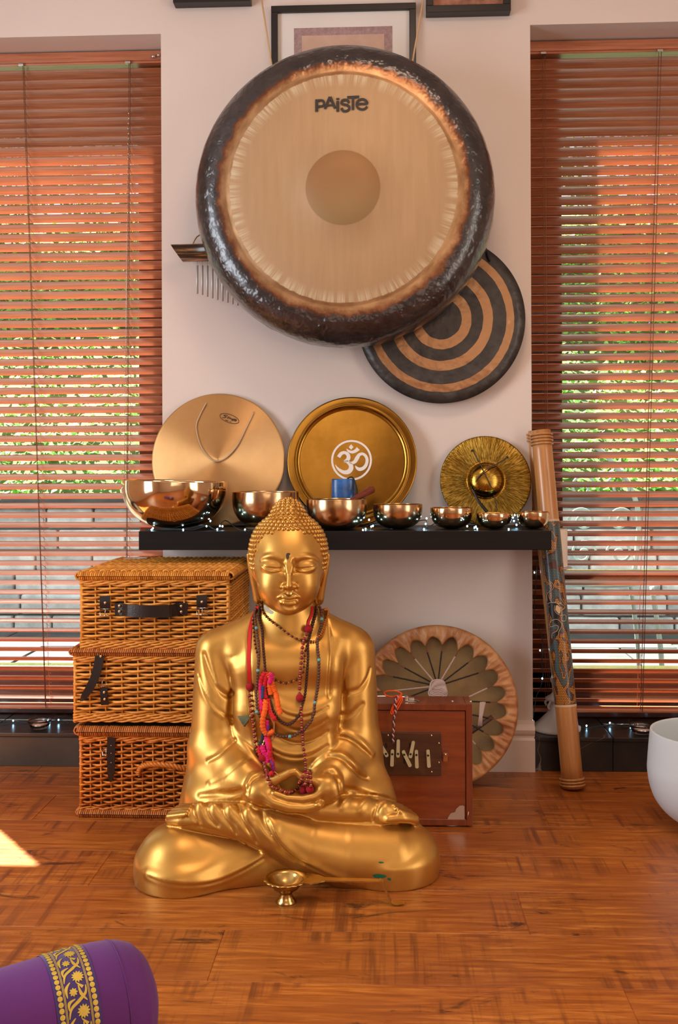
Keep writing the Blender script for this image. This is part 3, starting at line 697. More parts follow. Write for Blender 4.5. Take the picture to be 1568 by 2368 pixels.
# viewer's right
GR(c3((1165, 705), (1220, 690), (1290, 670), (1345, 600), (1370, 520)), .0032, .007); GR(c3((1150, 860), (1230, 850), (1310, 780)), .0030, .009)
GR(c3((1120, 1010), (1200, 1018), (1270, 1060), (1330, 1110), (1372, 1150)), [.002, .0045, .0045, .004, .001], .007); RD(c3((1130, 995), (1210, 1002), (1290, 1050), (1380, 1140)), .003, .007)
GR(c3((1075, 1158), (1150, 1165), (1220, 1220), (1290, 1290), (1350, 1320)), [.002, .004, .005, .004, .001], .007); RD(c3((1090, 1145), (1160, 1150), (1235, 1205), (1320, 1290)), .003, .007)
GR(c3((1030, 1285), (1090, 1275), (1135, 1330), (1150, 1400), (1140, 1440)), .0035, .006); RD(c3((1030, 1270), (1095, 1258), (1150, 1320), (1168, 1400)), .0035, .006)
GR(c3((1190, 1390), (1300, 1420), (1400, 1450)), .003, .010)
# bands of cloth over the near shin
wr = [((485, 92), (478, 160), (492, 220), (518, 285)), ((610, 88), (614, 160), (650, 240), (702, 306)), ((762, 86), (780, 170), (830, 270), (888, 380)), ((918, 88), (960, 200), (1020, 340), (1090, 470)), ((1155, 130), (1190, 290), (1290, 450), (1400, 580), (1560, 690))]
for w_ in wr:
    GR(c6(*w_), [.002, .0042, .0042, .0016], .010); GR(c6(*w_), [.001, .0018, .0018, .0008], .003)
for (u, v_) in ((545, 165), (690, 175), (845, 190), (1030, 220)):
    x, y = fp(340, 1840, u, v_, 4.355); h = s.hit(x, y); s.ell((h.x, h.y + .008, h.z), (.012, .013, .020), k=.012, rot=Matrix.Rotation(-.3, 3, 'Y'))
# edge of the near leg against the lower knee
GR(c6((215, 310), (330, 318), (450, 308), (600, 330), (760, 375), (920, 440), (1060, 520), (1150, 560)), .0028, .004)
RD(c4((90, 600), (180, 632), (300, 642), (430, 622), (560, 562), (665, 500)), .0042, .010, -.001); GR(c4((90, 612), (180, 645), (300, 655), (430, 636), (560, 578), (660, 516)), .0022, .005)
RD(c4((690, 330), (735, 430), (810, 505), (900, 560), (1000, 605), (1090, 632)), .0042, .009, -.001); GR(c4((680, 340), (725, 440), (800, 515), (900, 572), (1000, 617), (1090, 645)), .0024, .005)
RD(c4((665, 500), (730, 550), (780, 580)), .003, .008)
# line between the two crossed shins
GR(c7((-60, 470), (60, 520), (200, 580), (350, 615), (520, 635), (700, 648), (900, 650), (1100, 645)), .0028, .005); RD(c7((-60, 480), (60, 530), (200, 590), (350, 626), (520, 646), (700, 659), (900, 661), (1100, 655)), .0020, .005)
GR(c7((1110, 640), (1110, 580), (1150, 500), (1200, 450)), .0030, .006)
for w_ in (((900, 400), (840, 460), (800, 510)), ((1060, 420), (1000, 490), (970, 550)), ((760, 400), (690, 450), (600, 490))): RD(c7(*w_), .0030, .007)
GR(c7((790, 385), (950, 392), (1150, 405), (1330, 460)), .0025, .005)
RD(c7((1180, 640), (1290, 620), (1420, 622), (1500, 660)), .0035, .010)
# the stone-flat underside
s.F[:, :, :] = np.maximum(s.F, -(s.ax[2][None, None, :]))
V1, Q1 = s.mesh()
# ------------------------------------------------------------------ head, finer
S2 = Field((-.115, -.135, .50), (.115, .135, .835), 0.00135); s = S2
s.cap(P(668, 1380, .02), P(668, 1450, .022), .050, .052, k=0)
s.ell(P(667, 1283, .022), (.0885, .092, .095), k=0, p=2.25); s.ell(P(667, 1207, .018), (.0415, .046, .0535), k=.012)
FY = -.015
s.ell(P(667, 1312, FY), (.0715, .066, .090), k=.004, p=2.5)
s.cap(P(667, 1322, -.02), P(667, 1372, -.036), .068, .046, k=.02); s.cap(P(650, 1362, -.030), P(684, 1362, -.030), .045, k=.012)
s.ell(P(667, 1404, -.064), (.021, .017, .016), k=.015)
for sg in (-1, 1): s.ell(P(667 + sg * 34, 1352, -.048), (.030, .030, .036), k=.02)
e1 = lambda *p: [(540 + u / 6.03, 1120 + v_ / 6.03) for u, v_ in p]
# eye sockets
for u in (525, 1005):
    x, y = e1((u, 1105))[0]; h = s.hit(x, y); s.ell((h.x, h.y - .004, h.z), (.027, .0085, .0155), k=.010, op='S')
x, y = e1((690, 1140))[0]; h = s.hit(x, y); s.ell((h.x, h.y - .004, h.z), (.009, .009, .013), k=.008, op='S')
x, y = e1((865, 1140))[0]; h = s.hit(x, y); s.ell((h.x, h.y - .004, h.z), (.009, .009, .013), k=.008, op='S')
# nose
ref = s.hit(668.5, 1296).y
N = lambda u, v_, y: tuple(B(540 + u / 6.03, 1120 + v_ / 6.03, y))
s.stroke([N(772, 1040, ref + .008), N(774, 1130, ref + .002), N(775, 1250, ref - .006), N(775, 1350, ref - .0125), N(776, 1415, ref - .0155)], [.0054, .0045, .0048, .0054, .0068], k=.009)
s.ell(N(708, 1428, ref - .005), (.0080, .010, .0062), k=.006); s.ell(N(845, 1428, ref - .005), (.0080, .010, .0062), k=.006)
s.line(e1((668, 1385), (655, 1420), (672, 1462)), .0016, .004, 'S'); s.line(e1((880, 1385), (893, 1420), (878, 1462)), .0016, .004, 'S')
s.cap(N(735, 1470, ref - .007), N(738, 1485, ref + .0), .0030, k=.002, op='S'); s.cap(N(815, 1470, ref - .007), N(812, 1485, ref + .0), .0030, k=.002, op='S')
# brows
s.line(e1((388, 1052), (425, 1018), (520, 1000), (620, 1020), (700, 1075), (740, 1140), (752, 1220)), [.0010, .0022, .0026, .0026, .0026, .0024, .0010], .009, 'U', -.0008)
s.line(e1((1168, 1060), (1110, 1022), (1020, 1008), (925, 1025), (850, 1078), (815, 1140), (800, 1220)), [.0010, .0022, .0026, .0026, .0026, .0024, .0010], .009, 'U', -.0008)
# closed lids
for pts, c in ((((392, 1150), (440, 1196), (520, 1224), (610, 1216), (672, 1196)), (528, 1150)), (((1162, 1146), (1110, 1190), (1020, 1222), (930, 1218), (862, 1198)), (1010, 1150))):
    x, y = e1(c)[0]; h = s.hit(x, y); s.ell((h.x, h.y + .0075, h.z), (.0225, .0135, .0125), k=.007)
    s.line(e1(*pts), [.001, .0026, .0028, .0026, .0012], .0035, 'U', .0003); s.line(e1(*[(a, b + 13) for a, b in pts]), .0015, .0022, 'S', .0002)
    s.line(e1(*[(a, b - 60 + abs(a - c[0]) * .25) for a, b in pts]), .0009, .003, 'S', .0)
# lips
lr = s.hit(668, 1384).y
s.stroke([N(628, 1582, lr + .003), N(706, 1572, lr - .002), N(775, 1576, lr - .004), N(840, 1572, lr - .002), N(905, 1582, lr + .003)], [.0018, .0048, .0055, .0048, .0018], k=.006)
s.stroke([N(660, 1645, lr + .002), N(715, 1655, lr - .002), N(780, 1660, lr - .0035), N(845, 1655, lr - .002), N(885, 1643, lr + .002)], [.002, .0060, .0068, .0060, .002], k=.007)
s.line(e1((620, 1580), (700, 1536), (745, 1548), (775, 1556), (805, 1548), (845, 1536), (916, 1578)), [.0010, .0016, .0015, .0012, .0015, .0016, .001], .0022, 'U', .0004)
s.line(e1((625, 1592), (690, 1606), (775, 1622), (850, 1606), (912, 1590)), [.0012, .0019, .0021, .0019, .0012], .0025, 'S')
s.line(e1((700, 1700), (780, 1722), (860, 1700)), .0035, .008, 'S', .001); s.line(e1((776, 1495), (776, 1540)), .0028, .006, 'S', .0008)
# long ears
for pts, r in ((((208, 985), (245, 1120), (285, 1290), (318, 1440), (345, 1580), (352, 1610)), (.0045, .0085, .0100, .0105, .0118, .0112)), (((1322, 990), (1290, 1120), (1252, 1290), (1222, 1440), (1196, 1580), (1188, 1620)), (.0045, .0085, .0100, .0105, .0118, .0112))):
    s.stroke([N(u, v_, -.004 + i * .0045) for i, (u, v_) in enumerate(pts)], list(r), k=.003)
s.line(e1((232, 1050), (268, 1180), (310, 1320), (350, 1400)), .0020, .003, 'S'); s.line(e1((1305, 1060), (1270, 1190), (1232, 1330), (1205, 1420)), .0020, .003, 'S')
V2, Q2 = s.mesh()
statue = empty('golden_seated_statue', SO, 'large satin gold seated figure statue with closed eyes, hung with bead strings', 'statue', rz=STH)
obj('body', np_mesh('body', np.concatenate([V1, V2]), np.concatenate([Q1, Q2 + len(V1)]), GOLD), None, statue)
# the curls of the hair: one little dome each
hair = MB(); hc = B(667, 1283, .022); uc = B(667, 1207, .018); fc = B(667, 1312, FY)
def hairsurf(az, el):                              # march from the skull's centre outwards
    d = Vector((math.sin(az) * math.cos(el), -math.cos(az) * math.cos(el), math.sin(el))); t = .05
    e = lambda p, c, r, w=2.0: sum(abs((p[i] - c[i]) / r[i]) ** w for i in range(3)) ** (1 / w) - 1
    while t < .2:
        p = hc + d * t
        a = e(p, hc, (.0885, .092, .095), 2.25) * .09; b = e(p, uc, (.0415, .046, .0535)) * .045; h = max(0, .012 - abs(a - b)) / .012
        v_ = min(a, b) - h * h * .003
        v_ = min(v_, e(p, fc, (.0715, .066, .090), 2.5) * .066)
        if v_ > -.0012: return p
        t += .0007
    return hc + d * t
zt_, zc_ = B(667, 1232, -.06).z, B(667, 1312, -.06).z
el = -.5; rowi = 0
while el < 1.55:
    p0 = hairsurf(PI / 2, el); rad = abs(p0.x - hc.x); m = max(1, int(2 * PI * rad / .0101))
    for q in range(m):
        az = -PI + 2 * PI * (q + .5 * (rowi % 2)) / m; p = hairsurf(az, el)
        inface = (abs((p.x - hc.x) / .0745) ** 3.2 + abs(max(0, p.z - zc_) / (zt_ - zc_)) ** 3.2) < 1.0
        if p.y < .012 and (inface or p.z < B(667, 1318, 0).z): continue
        nrm = (p - hc).normalized() if p.z < B(667, 1205, 0).z else (p - uc).normalized()
        hair.ball(p, .0060, 7, 4, (1, 1, .95), Vector((0, 0, 1)).rotation_difference(nrm).to_matrix().to_4x4())
    e2 = el
    while e2 < 1.56 and (hairsurf(PI / 2, e2) - p0).length < .0098: e2 += .006
    el = e2; rowi += 1
hair.ball(hairsurf(0, 1.5707), .0056, 7, 4)
obj('hair_curls', hair, GOLD, statue, kind='stuff', local=True)
dk = M('dark_chip', (0.03, 0.018, 0.012), 0.6); gp = M('green_paint', (0.0, 0.11, 0.055), 0.5); wp = M('pale_chip', (0.60, 0.57, 0.45), 0.7)
def mark(name, fld, pts, mat, n=6, lab=None):       # a thin patch lying on the surface
    P_ = catmull([(a, b, 0) for a, b in pts], n, True); c = sum(P_, Vector()) / len(P_); vs = []
    for q in [c] + P_:
        h = fld.hit(q.x, q.y) or B(q.x, q.y, -.02); vs.append(Vector((h.x, h.y - .0007, h.z)))
    m = len(P_); k = [c.lerp(p, .5) for p in P_]
    for q in k:
        h = fld.hit(q.x, q.y); vs.append(Vector((h.x, h.y - .0007, h.z)))
    fs = [(0, m + 1 + i, m + 1 + (i + 1) % m) for i in range(m)] + [(m + 1 + i, 1 + i, 1 + (i + 1) % m, m + 1 + (i + 1) % m) for i in range(m)]
    obj(name, MB().add(vs, fs), mat, statue, label=lab, local=True)
mark('forehead_mark', S2, e1((740, 965), (768, 955), (795, 970), (778, 990), (775, 1020), (752, 1048), (735, 1020), (732, 990)), dk, lab='dark worn spot on the forehead')
mark('paint_spot', S1, c4((1190, 602), (1215, 596), (1245, 600), (1258, 608), (1235, 616), (1205, 614)), gp, lab='green paint spot')
mark('paint_spot', S1, c4((1218, 536), (1236, 535), (1246, 540), (1228, 543)), gp, lab='small dark green paint spot')
mark('paint_spot', S1, c4((1262, 616), (1276, 616), (1280, 626), (1266, 625)), gp, lab='small dark green paint spot')
mark('pale_chip', S1, [(611, 1399), (615, 1401), (622, 1408), (632, 1415), (628, 1420), (618, 1416), (611, 1409)], wp, lab='chalky pale chip on the neck')
# ================================================================== BIG GONG
gc = U(795, 447, -.20); GR_ = 352 / FPX * (gc.y - CAM.y) / math.cos(YAW)
gong = empty('hanging_gong', gc, 'huge round gong with a black rim and cream face hung by two cords', 'gong')
n = NT('gong_metal'); tc = n.node('ShaderNodeTexCoord'); sp = n.node('ShaderNodeSeparateXYZ', {0: tc.outputs['Object']})
X_, Z_s = sp.outputs[0], sp.outputs[2]
rad = n.math('SQRT', n.math('ADD', n.math('MULTIPLY', X_, X_), n.math('MULTIPLY', Z_s, Z_s)))
ang = n.math('ARCTAN2', Z_s, X_)
def polar(sa, sr):
    return n.node('ShaderNodeCombineXYZ', {'X': n.math('MULTIPLY', n.math('COSINE', ang), sa), 'Y': n.math('MULTIPLY', n.math('SINE', ang), sa), 'Z': n.math('MULTIPLY', rad, sr)}).outputs[0]
rn = n.math('DIVIDE', rad, GR_)                       # 0 centre .. 1 rim
e1_ = n.math('MULTIPLY_ADD', n.noise(polar(26, 6), 1.0, 4, 0.6), 0.022, -0.011)      # short scratches at the edge of the cream field
e2_ = n.math('MULTIPLY_ADD', n.noise(n.co('Object'), 24, 4, 0.6), 0.10, -0.050)
rA = n.math('ADD', rn, e1_); rB = n.math('ADD', rn, e2_)
cream = n.ramp(n.noise(n.co('Object', (40, 1, 4)), 1.5, 3, 0.6), [(0.3, (0.37, 0.235, 0.118)), (0.7, (0.41, 0.265, 0.135))])
ed = n.ramp(rn, [(0.655, (0, 0, 0)), (0.715, (1, 1, 1))]); edm = n.math('MULTIPLY', ed, n.ramp(n.noise(polar(34, 5), 1.0, 4, 0.7), [(0.42, (0,) * 3), (0.6, (0.8,) * 3)]))
cream = n.mix(edm, cream, (0.56, 0.47, 0.31))
disc = n.ramp(n.math('ADD', n.math('MULTIPLY', Z_s, 2.5), 0.5), [(0.25, (0.27, 0.175, 0.070)), (0.6, (0.27, 0.135, 0.045))])
tan_ = n.ramp(n.noise(polar(5, 40), 1.0, 3, 0.5), [(0.35, (0.26, 0.135, 0.055)), (0.65, (0.44, 0.26, 0.125))])
blk = n.ramp(n.noise(n.co('Object'), 22, 4, 0.6), [(0.35, (0.010, 0.008, 0.009)), (0.7, (0.034, 0.026, 0.025))])
body = n.ramp(rB, [(0.805, (0, 0, 0)), (0.835, (1, 1, 1))])
burn = n.ramp(rB, [(0.775, (0, 0, 0)), (0.815, (1, 1, 1))])
c = n.mix(burn, tan_, (0.16, 0.045, 0.010)); c = n.mix(body, c, blk)
inC = n.ramp(rA, [(0.735, (1, 1, 1)), (0.739, (0, 0, 0))]); c = n.mix(inC, c, cream)
inD = n.ramp(n.math('ADD', rn, n.math('MULTIPLY', e1_, 0.18)), [(0.240, (1, 1, 1)), (0.243, (0, 0, 0))]); c = n.mix(inD, c, disc)
n.set('Base Color', c)
n.set('Metallic', n.math('MULTIPLY', n.math('SUBTRACT', 1.0, n.math('ADD', n.math('MULTIPLY', inC, 0.62), n.math('MULTIPLY', body, 0.75))), 0.62)); n.set('Coat Weight', n.math('MULTIPLY', body, 0.8)); n.set('Coat Roughness', .24); n.set('Specular IOR Level', .6)
n.set('Roughness', n.math('ADD', n.math('MULTIPLY', inC, 0.22), n.math('SUBTRACT', 0.36, n.math('MULTIPLY', body, 0.12))))
hb = n.noise(n.co('Object'), 34, 2, 0.5); n.bump(n.math('MULTIPLY', hb, n.math('ADD', n.math('MULTIPLY', n.ramp(rn, [(0.76, (0,) * 3), (0.86, (1,) * 3)]), 1.0), 0.015)), 0.75, 0.012)
prof = []
for r, d in ((0, -.058), (.10, -.058), (.24, -.0575), (.243, -.0565), (.45, -.055), (.735, -.047), (.742, -.046), (.78, -.043), (.83, -.040), (.87, -.036), (.91, -.028), (.945, -.016), (.972, -.002), (.990, .018), (1.0, .045), (1.0, .060), (.985, .085), (.95, .10), (.945, .10), (.98, .083), (.992, .060), (.985, .03), (.96, .004), (.93, -.014), (.85, -.034), (.72, -.043), (.3, -.053), (0, -.054)):
    prof.append((r * GR_, d))
RXY = Matrix.Rotation(PI / 2, 4, 'X')
def gongfn(p, a, r, z):
    q = r / GR_; w = max(0, (q - .80) / .2) * .0026
    nn = noise.noise(Vector((math.cos(a) * 13, math.sin(a) * 13, z * 60 + q * 10))); return Vector((p.x * (1 + w * nn * 2), p.y * (1 + w * nn * 2), p.z + w * nn * 1.6))
TL = Matrix.Translation(gc) @ Matrix.Rotation(PI / 2, 4, 'X') @ Matrix.Diagonal((1, 1, -1, 1))
b = MB(); b.lathe(prof, 220, TL, fn=gongfn); b.f = [tuple(reversed(f)) for f in b.f]
obj('gong_disc', b, MATS['gong_metal'], gong)
rope = M('gong_cord', (0.56, 0.36, 0.19), 0.8)
for xa, xb, yb in ((605, 627, 142), (979, 955, 136)):
    p0 = U(xb, yb, gc.y + .035); d = (U(xa, 0, gc.y + .10) - p0).normalized(); tt = (2.5 - p0.z) / d.z
    obj('cord', MB().tube([p0 + d * (-.03), p0, p0 + d * tt], .0024, 7), rope, gong)
# the word on the gong: black letter shapes
ink = M('black_ink', (0.010, 0.008, 0.007), 0.55); LY = gc.y - .0595
k0 = GR_ / 352.0
lp = lambda u, v: ((700 + u / 8.711 - 792) * k0 * .985, -(200 + v / 8.711 - 433) * k0 * .985)
def letter(strokes):
    b = MB()
    for pts, w, cl in strokes:
        Q = [Vector((*lp(u, v), 0)) for u, v in pts]
        if len(Q) > 2 and w < 0: Q = catmull(Q, 6, cl)
        w = abs(w) / 8.711 * k0 / 2; m = len(Q); L = []; R_ = []
        for i in range(m):
            t = (Q[(i + 1) % m] - Q[i - 1]) if cl else (Q[min(i + 1, m - 1)] - Q[max(i - 1, 0)])
            t.normalize(); nn = Vector((-t.y, t.x, 0)) * w; L.append(Q[i] + nn); R_.append(Q[i] - nn)
        if cl: L.append(L[0]); R_.append(R_[0])
        cv = lambda q: (gc.x + .0 + q.x, LY + .012 * min(1, ((q.x ** 2 + q.y ** 2) / .06)) * .5, gc.z + q.y + .0)
        b.strip([cv(q) for q in L], [cv(q) for q in R_], .0012)
    return b
LET = [
 [([(282, 245), (282, 492)], 60, False), ([(300, 266), (385, 266), (420, 290), (432, 325), (420, 362), (385, 386), (300, 388)], -42, False)],
 [([(547, 200), (448, 438)], 54, False), ([(553, 200), (655, 432)], 54, False), ([(490, 368), (610, 368)], 36, False)],
 [([(706, 288), (706, 502)], 60, False), ([(706, 226), (706, 262)], 62, False)],
 [([(930, 328), (910, 285), (855, 265), (800, 278), (782, 318), (815, 355), (895, 375), (935, 415), (928, 465), (870, 496), (810, 485), (782, 430)], -48, False)],
 [([(895, 214), (1135, 208)], 46, False), ([(1012, 220), (1010, 470)], 52, False)],
 [([(1090, 352), (1285, 348), (1270, 290), (1195, 258), (1115, 285), (1086, 350), (1110, 430), (1180, 465), (1245, 455), (1295, 408)], -44, False)]]
for L_ in LET: obj('letter', letter(L_), ink, gong)
# ================================================================== RINGED GONG ON THE WALL
rc = U(1020, 739, -.035); k1 = (rc.y - CAM.y) / FPX
wg = empty('ringed_wall_gong', rc, 'flat dark gong with copper rings on the wall behind the big gong', 'gong')
n = NT('ringed_metal'); tc = n.node('ShaderNodeTexCoord'); sp = n.node('ShaderNodeSeparateXYZ', {0: tc.outputs['Object']})
rad = n.math('SQRT', n.math('ADD', n.math('MULTIPLY', sp.outputs[0], sp.outputs[0]), n.math('MULTIPLY', sp.outputs[2], sp.outputs[2])))
rn = n.math('ADD', n.math('DIVIDE', rad, 193 * k1), n.math('MULTIPLY_ADD', n.noise(n.co('Object'), 40, 3), 0.016, -0.008))
D_, C_ = (0.055, 0.050, 0.044), (0.42, 0.235, 0.120)
mask = n.ramp(rn, [(0, (0,) * 3), (46 / 193, (1,) * 3), (69 / 193, (0,) * 3), (95 / 193, (1,) * 3), (118 / 193, (0,) * 3), (149 / 193, (1,) * 3), (167 / 193, (0,) * 3)], 'CONSTANT')
dv = n.ramp(n.noise(n.co('Object'), 22, 5, .6), [(0.3, (0.032, 0.028, 0.026)), (0.7, (0.075, 0.067, 0.060))])
n.set('Base Color', n.mix(mask, dv, C_)); n.set('Metallic', n.math('MULTIPLY_ADD', mask, 0.6, 0.35)); n.set('Roughness', 0.40)
n.bump(n.noise(n.co('Object', (1, 1, 1)), 30, 2), 0.6, 0.006)
R1 = 193 * k1; b = MB(); b.lathe([(0, -.012), (R1 * .5, -.010), (R1 * .9, -.003), (R1, 0), (R1, .012), (R1 * .985, .012), (R1 * .98, .002), (0, -.008)], 120, Matrix.Translation(rc) @ Matrix.Rotation(PI / 2, 4, 'X') @ Matrix.Diagonal((1, 1, -1, 1)))
b.f = [tuple(reversed(f)) for f in b.f]
obj('gong_disc', b, MATS['ringed_metal'], wg)
hp = U(1130, 600, -.05)
obj('cord', MB().tube(catmull([U(1133, 604, -.045), U(1127, 588, -.04), U(1118, 560, -.006)], 4), .0035, 6), M('black_cord', (0.012, 0.012, 0.014), 0.7), wg)
# ================================================================== BAR CHIME
hc0 = U(520, 585, -.06); chm = empty('bar_chime', hc0, 'metal bar chime hanging from a dark bamboo holder beside the big gong', 'chime')
n = NT('dark_bamboo'); n.set('Base Color', n.ramp(n.noise(n.co('Object', (2, 14, 34)), 2.2, 5, 0.7, 0.5), [(0.36, (0.012, 0.008, 0.005)), (0.52, (0.05, 0.028, 0.014)), (0.62, (0.42, 0.17, 0.05)), (0.70, (0.03, 0.018, 0.01))])); n.set('Roughness', 0.22)
rb = 20.5 / FPX * 2.9; xa, xb = W(397, -.06), W(640, -.06); zc0 = Z(585.5, -.06, 430)
b = MB(); vs = []; N_ = 24
for x, s_ in ((xa, 1), (xb, 0)):
    for q in range(N_):
        a = 2 * PI * q / N_; zz = rb * math.sin(a); vs.append((x + s_ * (rb - zz) * .70, -.06 + rb * math.cos(a), zc0 + zz + (x - xa) * .012))
b.add(vs, [(q, (q + 1) % N_, N_ + (q + 1) % N_, N_ + q) for q in range(N_)] + [tuple(reversed(range(N_))), tuple(range(N_, 2 * N_))]); obj('bamboo_holder', b, MATS['dark_bamboo'], chm)
obj('hanging_cord', MB().tube(catmull([U(446, 564, -.06), U(452, 552, -.05), U(462, 543, -.03), U(500, 520, -.006)], 4), .0022, 6), rope, chm)
alu = M('brushed_aluminium', (0.56, 0.55, 0.51), 0.45, 0.3); thr = M('fine_thread', (0.35, 0.30, 0.25), 0.8)
for i in range(11):
    px = 456 + 11.65 * i; pt = 614 + i * .4; pb = 679.5 + 3.4 * i - (1 if i == 1 else 0); p0, p1 = U(px, pt, -.06), U(px, pb, -.06)
    t_ = obj('chime_tube', MB().tube([p0, p1], .0034, 10), alu, chm); obj('thread', MB().tube([p0 + Vector((0, 0, -.004)), (p0.x, p0.y, zc0 - rb * .9)], .0006, 4), thr, chm)
# ================================================================== PICTURE FRAMES
fm = M('black_frame_wood', (0.008, 0.0065, 0.006), 0.38); matb = M('cream_mount', (0.70, 0.66, 0.62), 0.8)
def frame(name, x0, x1, z0, z1, d, w, label, art):
    r = empty(name, ((x0 + x1) / 2, 0, z0), label, 'picture'); b = MB()
    for a, c in (((x0, -d, z0), (x1, -.002, z0 + w)), ((x0, -d, z1 - w), (x1, -.002, z1)), ((x0, -d, z0 + w), (x0 + w, -.002, z1 - w)), ((x1 - w, -d, z0 + w), (x1, -.002, z1 - w))): b.box(a, c, .0015)
    obj('frame', b, fm, r); art(r, x0 + w, x1 - w, z0 + w, z1 - w, -d * .45); return r
def artC(r, x0, x1, z0, z1, y):
    obj('mount', MB().box((x0, y, z0), (x1, y + .003, z1)), matb, r); m = .048 * (x1 - x0) / .38
    xa, xb = W(684, y), W(911, y); zt = Z(63, y, 800)
    n = NT('mauve_print_border'); n.set('Base Color', n.ramp(n.noise(n.co('Object'), 90, 5, .7), [(0.35, (0.27, 0.17, 0.17)), (0.65, (0.40, 0.27, 0.26))])); n.set('Roughness', .7)
    obj('print_border', MB().box((xa, y - .0012, z0 + .05), (xb, y, zt)), MATS['mauve_print_border'], r)
    w = (xb - xa) * .08; obj('print', MB().box((xa + w, y - .0022, z0 + .05 + w), (xb - w, y - .0012, zt - w)), M('beige_print', (0.52, 0.34, 0.26), .7, var=.12, vscale=14), r)
frame('picture_frame', W(631, -.02), W(966, -.02), Z(8, -.02, 800) - .52, Z(9, -.02, 800), .02, 15 / FPX * 2.95, 'black framed print with a wide cream mount, half hidden behind the big gong', artC)
def artR(r, x0, x1, z0, z1, y):
    obj('print', MB().box((x0, y, z0), (x1, y + .003, z1)), M('rust_print', (0.36, 0.15, 0.09), .6, var=.5, vscale=30), r)
frame('picture_frame', W(990, -.04), W(1186, -.04), Z(26, -.04, 1090), Z(26, -.04, 1090) + .24, .04, 16 / FPX * 2.95, 'deep black framed reddish picture cut off at the top right of the big gong', artR)
def artL(r, x0, x1, z0, z1, y):
    obj('print', MB().box((x0, y, z0), (x1, y + .003, z1)), M('grey_print', (0.30, 0.24, 0.20), .6, var=.4, vscale=30), r)
frame('picture_frame', W(404, -.04), W(583, -.04), Z(4, -.04, 490), Z(4, -.04, 490) + .24, .04, 16 / FPX * 2.95, 'deep black picture frame cut off at the top, left of the big gong', artL)
# ================================================================== FLOATING SHELF
sx0, sx1 = W(320, -.26), W(1275, -.26); sz0, sz1 = Z(1272, -.26, 800), Z(1228, -.26, 800); ST_ = sz1
sh = empty('floating_shelf', ((sx0 + sx1) / 2, 0, sz0), 'long thick black-brown wall shelf holding the singing bowls', 'shelf')
n = NT('black_brown_wood'); n.set('Base Color', n.ramp(n.noise(n.co('Object', (1, 30, 30)), 3, 5, .6), [(0.3, (0.0035, 0.0027, 0.0025)), (0.7, (0.008, 0.006, 0.0055))])); n.set('Roughness', 0.42); n.set('Specular IOR Level', .25); 
obj('shelf_board', MB().box((sx0, -.26, sz0), (sx1, -.001, sz1), .0012), MATS['black_brown_wood'], sh)
# ================================================================== SINGING BOWLS
def bronze(name, a, b_, rough, hammer, hs):
    n = NT(name); v = n.co('Object'); n.set('Base Color', n.ramp(n.noise(v, 14, 5, .65), [(0.3, a), (0.68, b_)])); n.set('Metallic', 1.0); n.set('Roughness', rough)
    if hammer: n.bump(n.node('ShaderNodeTexVoronoi', {'Vector': v, 'Scale': hs}, feature='SMOOTH_F1').outputs[0], hammer, .004)
    return n.m
br1 = bronze('hammered_bronze', (0.70, 0.50, 0.28), (0.86, 0.66, 0.42), 0.10, 0.7, 16)
br2 = bronze('aged_bronze', (0.50, 0.31, 0.15), (0.72, 0.50, 0.28), 0.20, 0.10, 60)
br3 = bronze('polished_bronze', (0.66, 0.44, 0.22), (0.82, 0.60, 0.35), 0.14, 0.05, 60)
def bowl(px0, px1, pyr, pyb, Y, mat, label, round_=.55, tilt=0.0, seg=72, lift=0.0, th=.0035, rim=.0):
    x0, x1 = W(px0, Y), W(px1, Y); R_ = (x1 - x0) / 2; cxx = (x0 + x1) / 2; H_ = Z(pyr, Y, (px0 + px1) / 2) - ST_ - lift
    pr = [(0, .0006)]
    pw = round_; zf = .012
    for i in range(1, 26):
        t = (i / 25) ** 1.7; r = R_ * (1 - (1 - zf) * (1 - t) ** pw - zf * 0) ** (1 / pw) if t > 0 else 0; pr.append((r * (1 - .012 * t ** 6), H_ * t))
    r_f = pr[1][0]; pr = [(0, 0), (r_f * .9, 0)] + pr[1:]; pr[-1] = (R_ * .99, H_ - th * .5)
    top = [(R_ * .99, H_), (R_ * .99 - th, H_)]
    inner = [(max(0, r - th), z + th * .8) for r, z in reversed(pr[2:-1])] + [(0, th)]
    b = MB(); b.lathe(pr + top + inner, seg, Matrix.Translation((cxx, Y, ST_ + .0005)) @ Matrix.Rotation(tilt, 4, 'Y'))
    return obj('singing_bowl', b, mat, None, label, 'singing bowl', 'singing bowls on the shelf', loc=(cxx, Y, ST_))
def shiftup(o, dz): o.location.z += dz
bowls = [bowl(280, 522, 1112, 0, -.195, br1, 'largest singing bowl, shiny hammered bronze, at the left end of the shelf', 2.35, .030, 96, .004)]
shiftup(bowls[0], .004)
bowls.append(bowl(537, 691, 1137, 0, -.158, br2, 'second largest singing bowl, brown bronze, just behind the statue head', 3.0, lift=.006)); shiftup(bowls[-1], .006)
bowls.append(bowl(708, 849, 1154, 0, -.200, br2, 'brown bronze singing bowl with a wooden striker in it, right of the statue head', 3.1))
bowls.append(bowl(862, 977, 1166, 0, -.165, br2, 'medium brown singing bowl, next right after the one holding the striker', 2.8))
bowls.append(bowl(994, 1093, 1174, 0, -.165, br3, 'small golden singing bowl standing left of the ridged cymbal strap', 2.7))
bowls.append(bowl(1101, 1184, 1187, 0, -.185, br3, 'smallest and lowest singing bowl, in front of the ridged cymbal', 2.5))
bowls.append(bowl(1195, 1271, 1184, 0, -.175, br3, 'small bright singing bowl at the right end of the shelf', 2.5))
mt = M('brown_ring_mat', (0.16, 0.085, 0.035), 0.9, var=.3)
